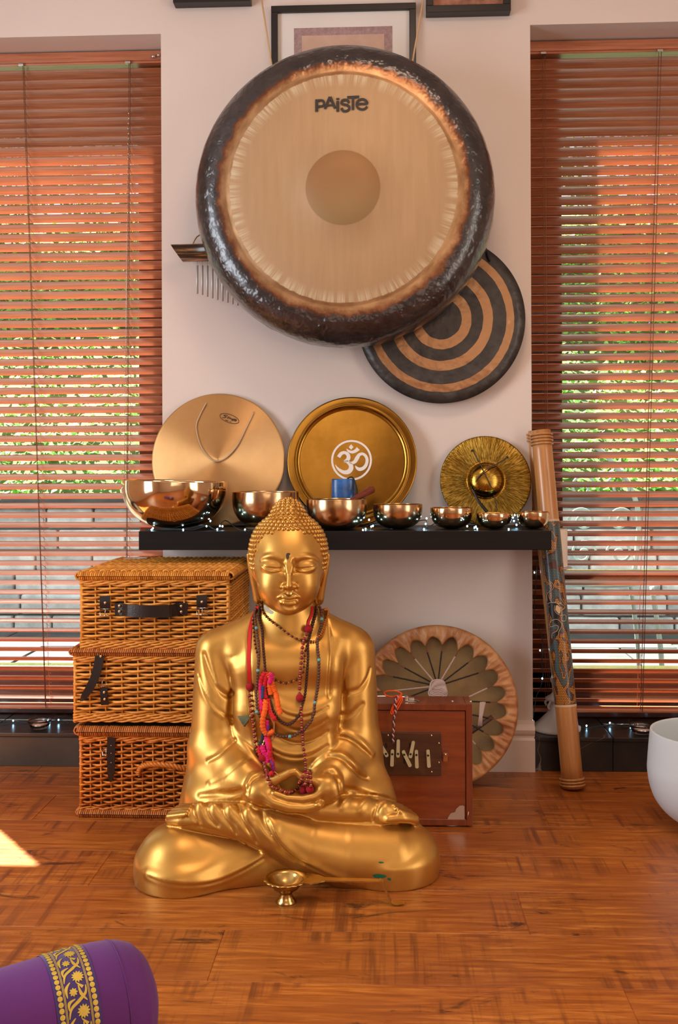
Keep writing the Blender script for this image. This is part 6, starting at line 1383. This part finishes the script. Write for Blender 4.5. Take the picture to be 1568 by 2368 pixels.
def disk(b, s_, t_, r, off=.0017, petals=0):
    Rm = .088; vs = [pb(s_, t_ / Rm, off + .0006)]; n_ = 16 if not petals else petals * 4
    for i in range(n_): a = 2 * PI * i / n_; q = r * (1 + (.22 * math.cos(petals * a) if petals else 0)); vs.append(pb(s_ + q * math.cos(a), (t_ + q * math.sin(a)) / Rm, off))
    b.add(vs, [(0, 1 + i, 1 + (i + 1) % n_) for i in range(n_)])
# only the part of the band that faces upwards and forwards needs its pattern: all round except underneath
up_a = None; best = -9
for i in range(360):
    a = 2 * PI * i / 360; z = (TB @ Vector((math.cos(a) * .12, math.sin(a) * .12, .07))).z
    if z > best: best = z; up_a = a
Rm = .088; b = MB(); b2 = MB(); wd_ = s1b - s0b
t = -.36 * PI * 2 * Rm
for k in range(-22, 23):
    tt = up_a * Rm + k * .0078
    disk(b, s0b + .0070, tt, .0036); disk(b, s1b - .0070, tt, .0036)
obj('gold_dot_row', b, gth, bo, kind='stuff'); b = MB()
for ss in (s0b + .0122, s0b + .0138, s1b - .0122, s1b - .0138): motif(b, [(ss, up_a * Rm + q * .012) for q in range(-14, 15)], .0008)
obj('gold_border_line', b, gth, bo); cs_ = (s0b + s1b) / 2; b = MB()
for k in range(-4, 5):
    T0 = up_a * Rm + k * .046
    disk(b, cs_ - .006, T0, .0075, petals=12); disk(b, cs_ + .004, T0 + .026, .0050, petals=8)
    motif(b, [(cs_ + .014, T0 - .006), (cs_ + .010, T0 + .006), (cs_ - .002, T0 + .014), (cs_ - .012, T0 + .022), (cs_ - .014, T0 + .032)], [.001, .0035, .0045, .0035, .001])
    motif(b, [(cs_ + .013, T0 + .004), (cs_ + .012, T0 + .013), (cs_ + .003, T0 + .017)], [.001, .0045, .001]); motif(b, [(cs_ - .013, T0 + .012), (cs_ - .006, T0 + .022), (cs_ - .004, T0 + .034)], [.001, .0045, .001]); motif(b, [(cs_ + .013, T0 + .020), (cs_ + .013, T0 + .032), (cs_ + .006, T0 + .040)], [.001, .0045, .001]); motif(b, [(cs_ - .010, T0 + .030), (cs_ - .002, T0 + .038)], [.0045, .001])
obj('gold_floral_pattern', b, gth, bo, kind='stuff')
# ================================================================== BRASS SPOON LAMP
br_s = bronze('antique_brass', (0.42, 0.26, 0.075), (0.62, 0.42, 0.15), .24, .12, 90)
lc = Vector((W(658, -.90), -.905, 0)); sl = empty('spoon_lamp', tuple(lc), 'small brass burner cup with a long bent handle, on the floor by the statue', 'burner')
k6 = 2.055 / FPX; hz = .0475
pr = [(0, .010), (.010, .010), (.0135, .004), (24 * k6, 0), (24.5 * k6, .0015), (20 * k6, .006), (14 * k6, .016), (16 * k6, .021), (30 * k6, .029), (39 * k6, hz - .008), (43 * k6, hz - .002), (52 * k6, hz - .0015), (53 * k6, hz), (52 * k6, hz + .0015), (42 * k6, hz + .001), (38 * k6, hz - .004), (30 * k6, hz - .014), (14 * k6, hz - .021), (0, hz - .023)]
def scalop(p, a, r, z):
    if r > 50 * k6: k = 1 + .022 * math.cos(a * 18); return Vector((p.x * k, p.y * k, p.z))
    return p
b = MB(); b.lathe(pr, 90, Matrix.Translation(lc), fn=scalop); obj('cup', b, br_s, sl)
hd = Vector((.985, -.03, 0)).normalized(); sd_ = Vector((-hd.y, hd.x, 0)); z9 = lc.z + hz
cl_ = [(.040, .024), (.052, .026), (.058, .021), (.066, .019), (.072, .0135), (.080, .0085), (.13, .0078), (.19, .0072)]
L_ = [lc + hd * s_ + sd_ * w + Vector((0, 0, hz - .0015)) for s_, w in cl_]; R2 = [lc + hd * s_ - sd_ * w + Vector((0, 0, hz - .0015)) for s_, w in cl_]
b = MB(); b.strip(L_, R2, .0028, (0, 0, 1)); 
pth = [lc + hd * .188 + Vector((0, 0, hz)), lc + hd * .196 + Vector((0, 0, hz - .003)), lc + hd * .205 + Vector((0, 0, .020)), lc + hd * .212 + Vector((0, 0, .005)), lc + hd * .220 + Vector((0, 0, .0025)), lc + hd * .238 + Vector((0, 0, .003))]
P_ = catmull(pth, 6); m = len(P_); ws = np.interp(np.linspace(0, 1, m), [0, .3, .6, .85, 1], [.0074, .0070, .0072, .0088, .0050]); L_ = [p + sd_ * w for p, w in zip(P_, ws)]; R2 = [p - sd_ * w for p, w in zip(P_, ws)]; b.strip(L_, R2, .0026, (.6, 0, .8)); obj('handle', b, br_s, sl)
# ================================================================== BEAD STRINGS HUNG ON THE STATUE
s = S1
def bp(u, v): return (540 + u / 4.642, 1370 + v / 4.642)
def onstat(px, py, lift):
    h = S1.hit(px, py)
    if h is None: h = B(px, py, -.05)
    g = .003; n_ = Vector([float(S1.F[tuple(np.clip(((np.array(h + d * g) - S1.lo) / S1.h).round().astype(int), 0, np.array(S1.n) - 1))] - S1.F[tuple(np.clip(((np.array(h - d * g) - S1.lo) / S1.h).round().astype(int), 0, np.array(S1.n) - 1))]) for d in (Vector((1, 0, 0)), Vector((0, 1, 0)), Vector((0, 0, 1)))])
    n_ = n_.normalized() if n_.length > 1e-6 else Vector((0, -1, 0))
    if n_.y > -.25: n_ = (n_ + Vector((0, -.8, 0))).normalized()
    return toW(h + n_ * lift)
def spath(pts, lift, drape=.0):
    Q = catmull([(*bp(u, v), 0) for u, v in pts], 8); P_ = [onstat(q.x, q.y, lift) for q in Q]
    for _ in range(3):
        P_ = [P_[0]] + [(P_[i - 1] + P_[i] * 2 + P_[i + 1]) / 4 if (P_[i + 1] - P_[i - 1]).length < .05 else P_[i] for i in range(1, len(P_) - 1)] + [P_[-1]]
    # a hanging string spans hollows: never sinks far behind the straight line between its neighbours
    return P_
def rough_ball(r, seed, k=.22, n_=8, m=6):
    b = MB(); b.ball((0, 0, 0), r, n_, m); rg = random.Random(seed); b.v = [tuple(Vector(v) * (1 + k * (rg.random() - .5))) for v in b.v]; return b
rud = M('rudraksha_brown', (0.065, 0.015, 0.007), .7, var=.4, vscale=300); rud2 = M('sandal_brown_bead', (0.115, 0.040, 0.020), .6, var=.4, vscale=300); tq = M('turquoise_bead', (0.13, 0.36, 0.36), .35, var=.3, vscale=200)
redb = M('cherry_wood_bead', (0.24, 0.012, 0.018), .3, var=.3, vscale=150); yelb = M('golden_spacer', (0.62, 0.32, 0.07), .35); pom = M('red_felt', (0.34, 0.002, 0.006), .95, bump=.8, bscale=350, bdist=.002, sheen=.05)
amb = M('amber_glass_bead', (0.60, 0.17, 0.010), .15, trans=.2); rib = M('red_ribbon', (0.62, 0.006, 0.008), .55); thrd = M('bead_thread', (0.20, 0.06, 0.03), .8)
def string(root, P_, pat, step_fn=None):
    """pat: list of (mesh, spacing) cycled along the world path"""
    i = 0; acc = 0.0; tot = 0.0; need = 0.0; inv = wmat(root).inverted()
    for a, b_ in zip(P_[:-1], P_[1:]):
        L = (b_ - a).length; pos = 0.0
        while need <= L - pos + 1e-9:
            pos += need; p = a.lerp(b_, pos / L) if L > 0 else a; nm, me, sp = pat[i % len(pat)]; t = (b_ - a).normalized()
            o = inst(nm, me, root, inv @ p, Vector((0, 0, 1)).rotation_difference(t).to_euler()); i += 1; need = sp
        need -= (L - pos)
    return i
def thread(root, P_, r=.0007, mat=None): obj('thread', MB().tube(P_, r, 5), mat or thrd, root)
mr = mesh_of(rough_ball(.0034, 1), 'bead', rud); ms = mesh_of(rough_ball(.0036, 2, .12), 'bead', rud2); mtq = mesh_of(rough_ball(.0042, 3, .04), 'turquoise_bead', tq)
mred = mesh_of(MB().ball((0, 0, 0), .0041, 10, 7, (1, 1, .88)), 'bead', redb); mye = mesh_of(MB().ball((0, 0, 0), .0026, 8, 5, (1, 1, .55)), 'spacer_bead', yelb); mam = mesh_of(MB().ball((0, 0, 0), .0027, 7, 5, (1, 1, .8)), 'bead', amb); mdk = mesh_of(MB().ball((0, 0, 0), .0030, 7, 5, (1, 1, .7)), 'dark_bead', rud)
# dark rudraksha string
r2 = empty('bead_necklace', toW(B(668, 1600, -.1)), 'dark brown seed bead necklace, its loop ending just above the belly folds', 'necklace')
P_ = spath([(300, 150), (285, 220), (285, 300), (312, 400), (318, 550), (330, 700), (345, 850), (365, 1050), (398, 1180), (445, 1300), (510, 1380), (590, 1412), (660, 1370), (712, 1300), (742, 1200), (768, 1100), (788, 900), (800, 700), (800, 560), (825, 430), (858, 300), (880, 190), (860, 140)], .0042)
thread(r2, P_); string(r2, P_, [('bead', mr, .0064)])
# lighter brown with turquoise
r3 = empty('bead_necklace', toW(B(668, 1620, -.1)), 'brown bead necklace with pale turquoise beads, its loop reaching lowest over the belly', 'necklace')
P3 = spath([(262, 170), (250, 230), (248, 300), (250, 395), (265, 500), (280, 620), (275, 740), (268, 830), (262, 950), (255, 1080), (262, 1200), (275, 1290), (330, 1400), (400, 1470), (460, 1510), (530, 1535), (605, 1528), (680, 1510), (752, 1460), (830, 1380), (862, 1280), (872, 1200), (890, 1070), (905, 950), (912, 850), (912, 730), (898, 600), (905, 480), (930, 380), (937, 310), (915, 210), (892, 160)], .0080)
tqp = [Vector((*bp(u, v), 0)) for u, v in ((250, 395), (268, 830), (262, 1280), (605, 1528), (872, 1200), (912, 730), (937, 310))]
thread(r3, P3); string(r3, P3, [('bead', ms, .0066)])
for q in tqp: inst('turquoise_bead', mtq, r3, wmat(r3).inverted() @ onstat(q.x, q.y, .0092))
# amber string, doubled round the neck
r4 = empty('bead_necklace', toW(B(668, 1450, -.06)), 'thin amber bead necklace wound round the neck and bunched on the right shoulder', 'necklace')
P4 = spath([(310, 130), (318, 200), (350, 250), (400, 300), (480, 360), (570, 430), (660, 492), (740, 520), (820, 535), (880, 530)], .0034); thread(r4, P4); string(r4, P4, [('dark_bead', mdk, .0056), ('bead', mam, .0052)])
for k in range(3):
    P4 = spath([(955 + k * 16, 190), (985 + k * 5, 240), (990 - k * 8, 320), (975 - k * 8, 400), (945 - k * 10, 480), (885, 530 - k * 8)], .0040 + .003 * k); string(r4, P4, [('bead', mam, .0052)]); thread(r4, P4)
P4 = spath([(300, 140), (240, 220), (215, 300), (222, 430), (235, 560), (262, 680), (285, 780)], .0040); string(r4, P4, [('bead', mam, .0050), ('dark_bead', mdk, .0050)]); thread(r4, P4)
P4 = spath([(400, 920), (460, 938), (520, 965), (570, 972), (630, 950), (690, 925), (740, 885), (758, 780), (768, 640), (800, 540)], .0034); string(r4, P4, [('dark_bead', mdk, .0060), ('bead', mam, .0060)]); thread(r4, P4)
# long red string with felt balls and ribbon
r1_ = empty('bead_necklace', toW(B(668, 1700, -.1)), 'longest red wooden bead necklace with felt balls and a red ribbon, hanging into the hands', 'necklace')
def fball(u, v, r=.0086, lift=.0085):
    q = bp(u, v); me = mesh_of(rough_ball(r, int(u), .10, 14, 10), 'felt_ball', pom); return inst('felt_ball', me, r1_, wmat(r1_).inverted() @ onstat(q[0], q[1], lift))
PL_ = spath([(185, 1050), (195, 1100), (205, 1200), (212, 1330), (228, 1430), (240, 1550), (262, 1680), (285, 1760)], .0052)
PL2 = spath([(310, 1830), (335, 1920), (372, 2000), (410, 2070), (470, 2120), (530, 2150), (575, 2165), (625, 2155), (668, 2110), (700, 2075), (722, 2010), (750, 1960)], .0056)
PR_ = spath([(775, 1900), (768, 1800), (755, 1700), (745, 1580), (740, 1500), (732, 1420), (728, 1290), (722, 1210)], .0078)
PR2 = spath([(708, 1090), (712, 980), (712, 900), (722, 790), (732, 700), (740, 600), (752, 520), (775, 430)], .0100)
for p in (PL_, PL2, PR_, PR2): thread(r1_, p); string(r1_, p, [('bead', mred, .0062), ('spacer_bead', mye, .0052)])
for pts in ([(780, 1960), (775, 2030), (776, 2100)], [(790, 1955), (822, 2010), (838, 2070)]): p = spath(pts, .010); thread(r1_, p); string(r1_, p, [('spacer_bead', mye, .0042), ('bead', mred, .0050)])
for u, v in ((182, 1005), (295, 1795), (780, 1945), (710, 1140), (790, 392), (776, 2138), (846, 2106)): fball(u, v, lift=.0095 if u > 700 else .0070)
def sribbon(pts, w, lift):
    P_ = spath(pts, lift); m = len(P_); L_ = []; R2 = []
    for i in range(m): t = (P_[min(i + 1, m - 1)] - P_[max(i - 1, 0)]).normalized(); s_ = t.cross(Vector((0, -1, 0))).normalized() * w / 2; L_.append(P_[i] + s_); R2.append(P_[i] - s_)
    b = MB(); b.strip(L_, R2, .0008); return b
obj('ribbon', sribbon([(262, 150), (240, 210), (205, 290), (188, 400), (182, 550), (178, 700), (180, 850), (186, 960)], .0078, .0035), rib, r1_)
obj('ribbon', sribbon([(832, 150), (838, 200), (825, 260), (802, 310), (795, 350)], .0060, .0030), rib, r1_)
# multicoloured yarn tassel
r5 = empty('yarn_tassel_necklace', toW(B(620, 1640, -.09)), 'orange, pink and red yarn tassel necklace bunched on the left of the chest', 'necklace')
def fuzzy(pts, r, mat, lift, nm='yarn', seed=0):
    P_ = spath(pts, lift); rs = [r * (1 + .28 * noise.noise(Vector((i * .9, seed, 0))) + .16 * math.sin(i * 2.1)) for i in range(len(P_))]
    b = MB(); b.tube(P_, rs, 8); b.v = [tuple(Vector(v) + Vector((noise.noise(Vector(v) * 300), noise.noise(Vector(v) * 300 + Vector((9, 0, 0))), noise.noise(Vector(v) * 300 + Vector((0, 9, 0))))) * .0009) for v in b.v]; obj(nm, b, mat, r5)
yo = M('orange_yarn', (0.90, 0.13, 0.008), .95, sheen=.08, bump=.8, bscale=400, bdist=.002); yp = M('pink_yarn', (0.72, 0.008, 0.15), .95, sheen=.08); yred = M('red_yarn', (0.60, 0.010, 0.014), .95, sheen=.08); yb = M('dark_blue_yarn', (0.03, 0.05, 0.14), .9); ypu = M('purple_yarn', (0.20, 0.03, 0.30), .9)
fuzzy([(370, 860), (400, 920), (418, 1000), (440, 1060), (462, 1140), (480, 1220), (500, 1310)], .0060, yo, .006)
fuzzy([(400, 900), (385, 980), (392, 1060), (405, 1110)], .0058, yo, .007, seed=2)
fuzzy([(350, 1160), (348, 1240), (330, 1320), (318, 1400), (345, 1480), (390, 1495), (445, 1470)], .0060, yo, .011, seed=3)
fuzzy([(340, 850), (300, 920), (292, 1020), (305, 1120), (300, 1220), (320, 1320)], .0056, yred, .0058, seed=4); fuzzy([(365, 850), (340, 940), (330, 1050), (345, 1150)], .0056, yred, .006, seed=5)
fuzzy([(395, 860), (412, 900), (380, 960)], .0055, yp, .010, seed=6); fuzzy([(292, 960), (300, 1080), (310, 1260)], .0036, yp, .009, seed=7)
fuzzy([(372, 1150), (390, 1240), (410, 1300), (450, 1350)], .0052, yred, .0070, seed=8); fuzzy([(365, 1360), (360, 1440), (355, 1540), (372, 1620), (385, 1700), (350, 1790)], .0050, yp, .0075, seed=9)
fuzzy([(330, 1640), (345, 1700), (365, 1770), (345, 1840)], .0062, yp, .0070, seed=10); fuzzy([(375, 1560), (395, 1650), (405, 1740), (420, 1830), (425, 1920), (412, 1970)], .0052, yred, .0075, seed=11); fuzzy([(300, 1640), (290, 1720), (310, 1790)], .0050, yred, .0065, seed=12)
fuzzy([(322, 990), (318, 1060), (315, 1150)], .0036, yb, .0120, 'dark_yarn', 13); fuzzy([(322, 1490), (325, 1560), (312, 1640)], .0040, M('black_white_yarn', (0.03, 0.03, 0.035), .9), .0085, 'dark_yarn', 14); fuzzy([(385, 1390), (372, 1480), (368, 1560)], .0026, ypu, .0115, 'purple_yarn', 15); fuzzy([(408, 1770), (425, 1860), (432, 1900)], .0024, ypu, .0120, 'purple_yarn', 16)
for k in range(4): thread(r5, spath([(375 + k * 6, 1180), (410 + k * 8, 1330), (440 + k * 5, 1420 + k * 20), (430 - k * 8, 1590)], .010), .0006, M('orange_thread', (0.55, 0.20, 0.05), .8))
thread(r5, spath([(350, 1870), (420, 1930), (495, 1975)], .008), .0008, M('orange_thread'))
# small green tassel
tp0 = onstat(*bp(200, 1320), .006); tp1 = onstat(*bp(112, 1365), .006); gt = empty('green_tassel', tuple(tp0), 'small sage green tassel sticking out to the left of the beads', 'tassel'); d = (tp1 - tp0).normalized(); u = d.cross(Vector((0, 1, 0))).normalized(); b = MB()
for i in range(34):
    a = (i / 33 - .5) * 1.15; e_ = tp0 + d * .0255 * math.cos(a * .5) + u * .0255 * math.sin(a) + Vector((0, -.0025 * math.cos(i * 2.4), 0)); b.tube([tp0 + Vector((0, -.0005 * (i % 3), 0)), tp0.lerp(e_, .5) + Vector((0, -.0015, 0)), e_], .0009, 4)
obj('threads', b, M('sage_thread', (0.17, 0.19, 0.10), .9), gt); obj('knot', MB().ball(tp0, .0028, 8, 6), yelb, gt); b = MB(); b.tube([tp0, onstat(*bp(255, 1285), .009)], .001, 5); obj('cord', b, thrd, gt)
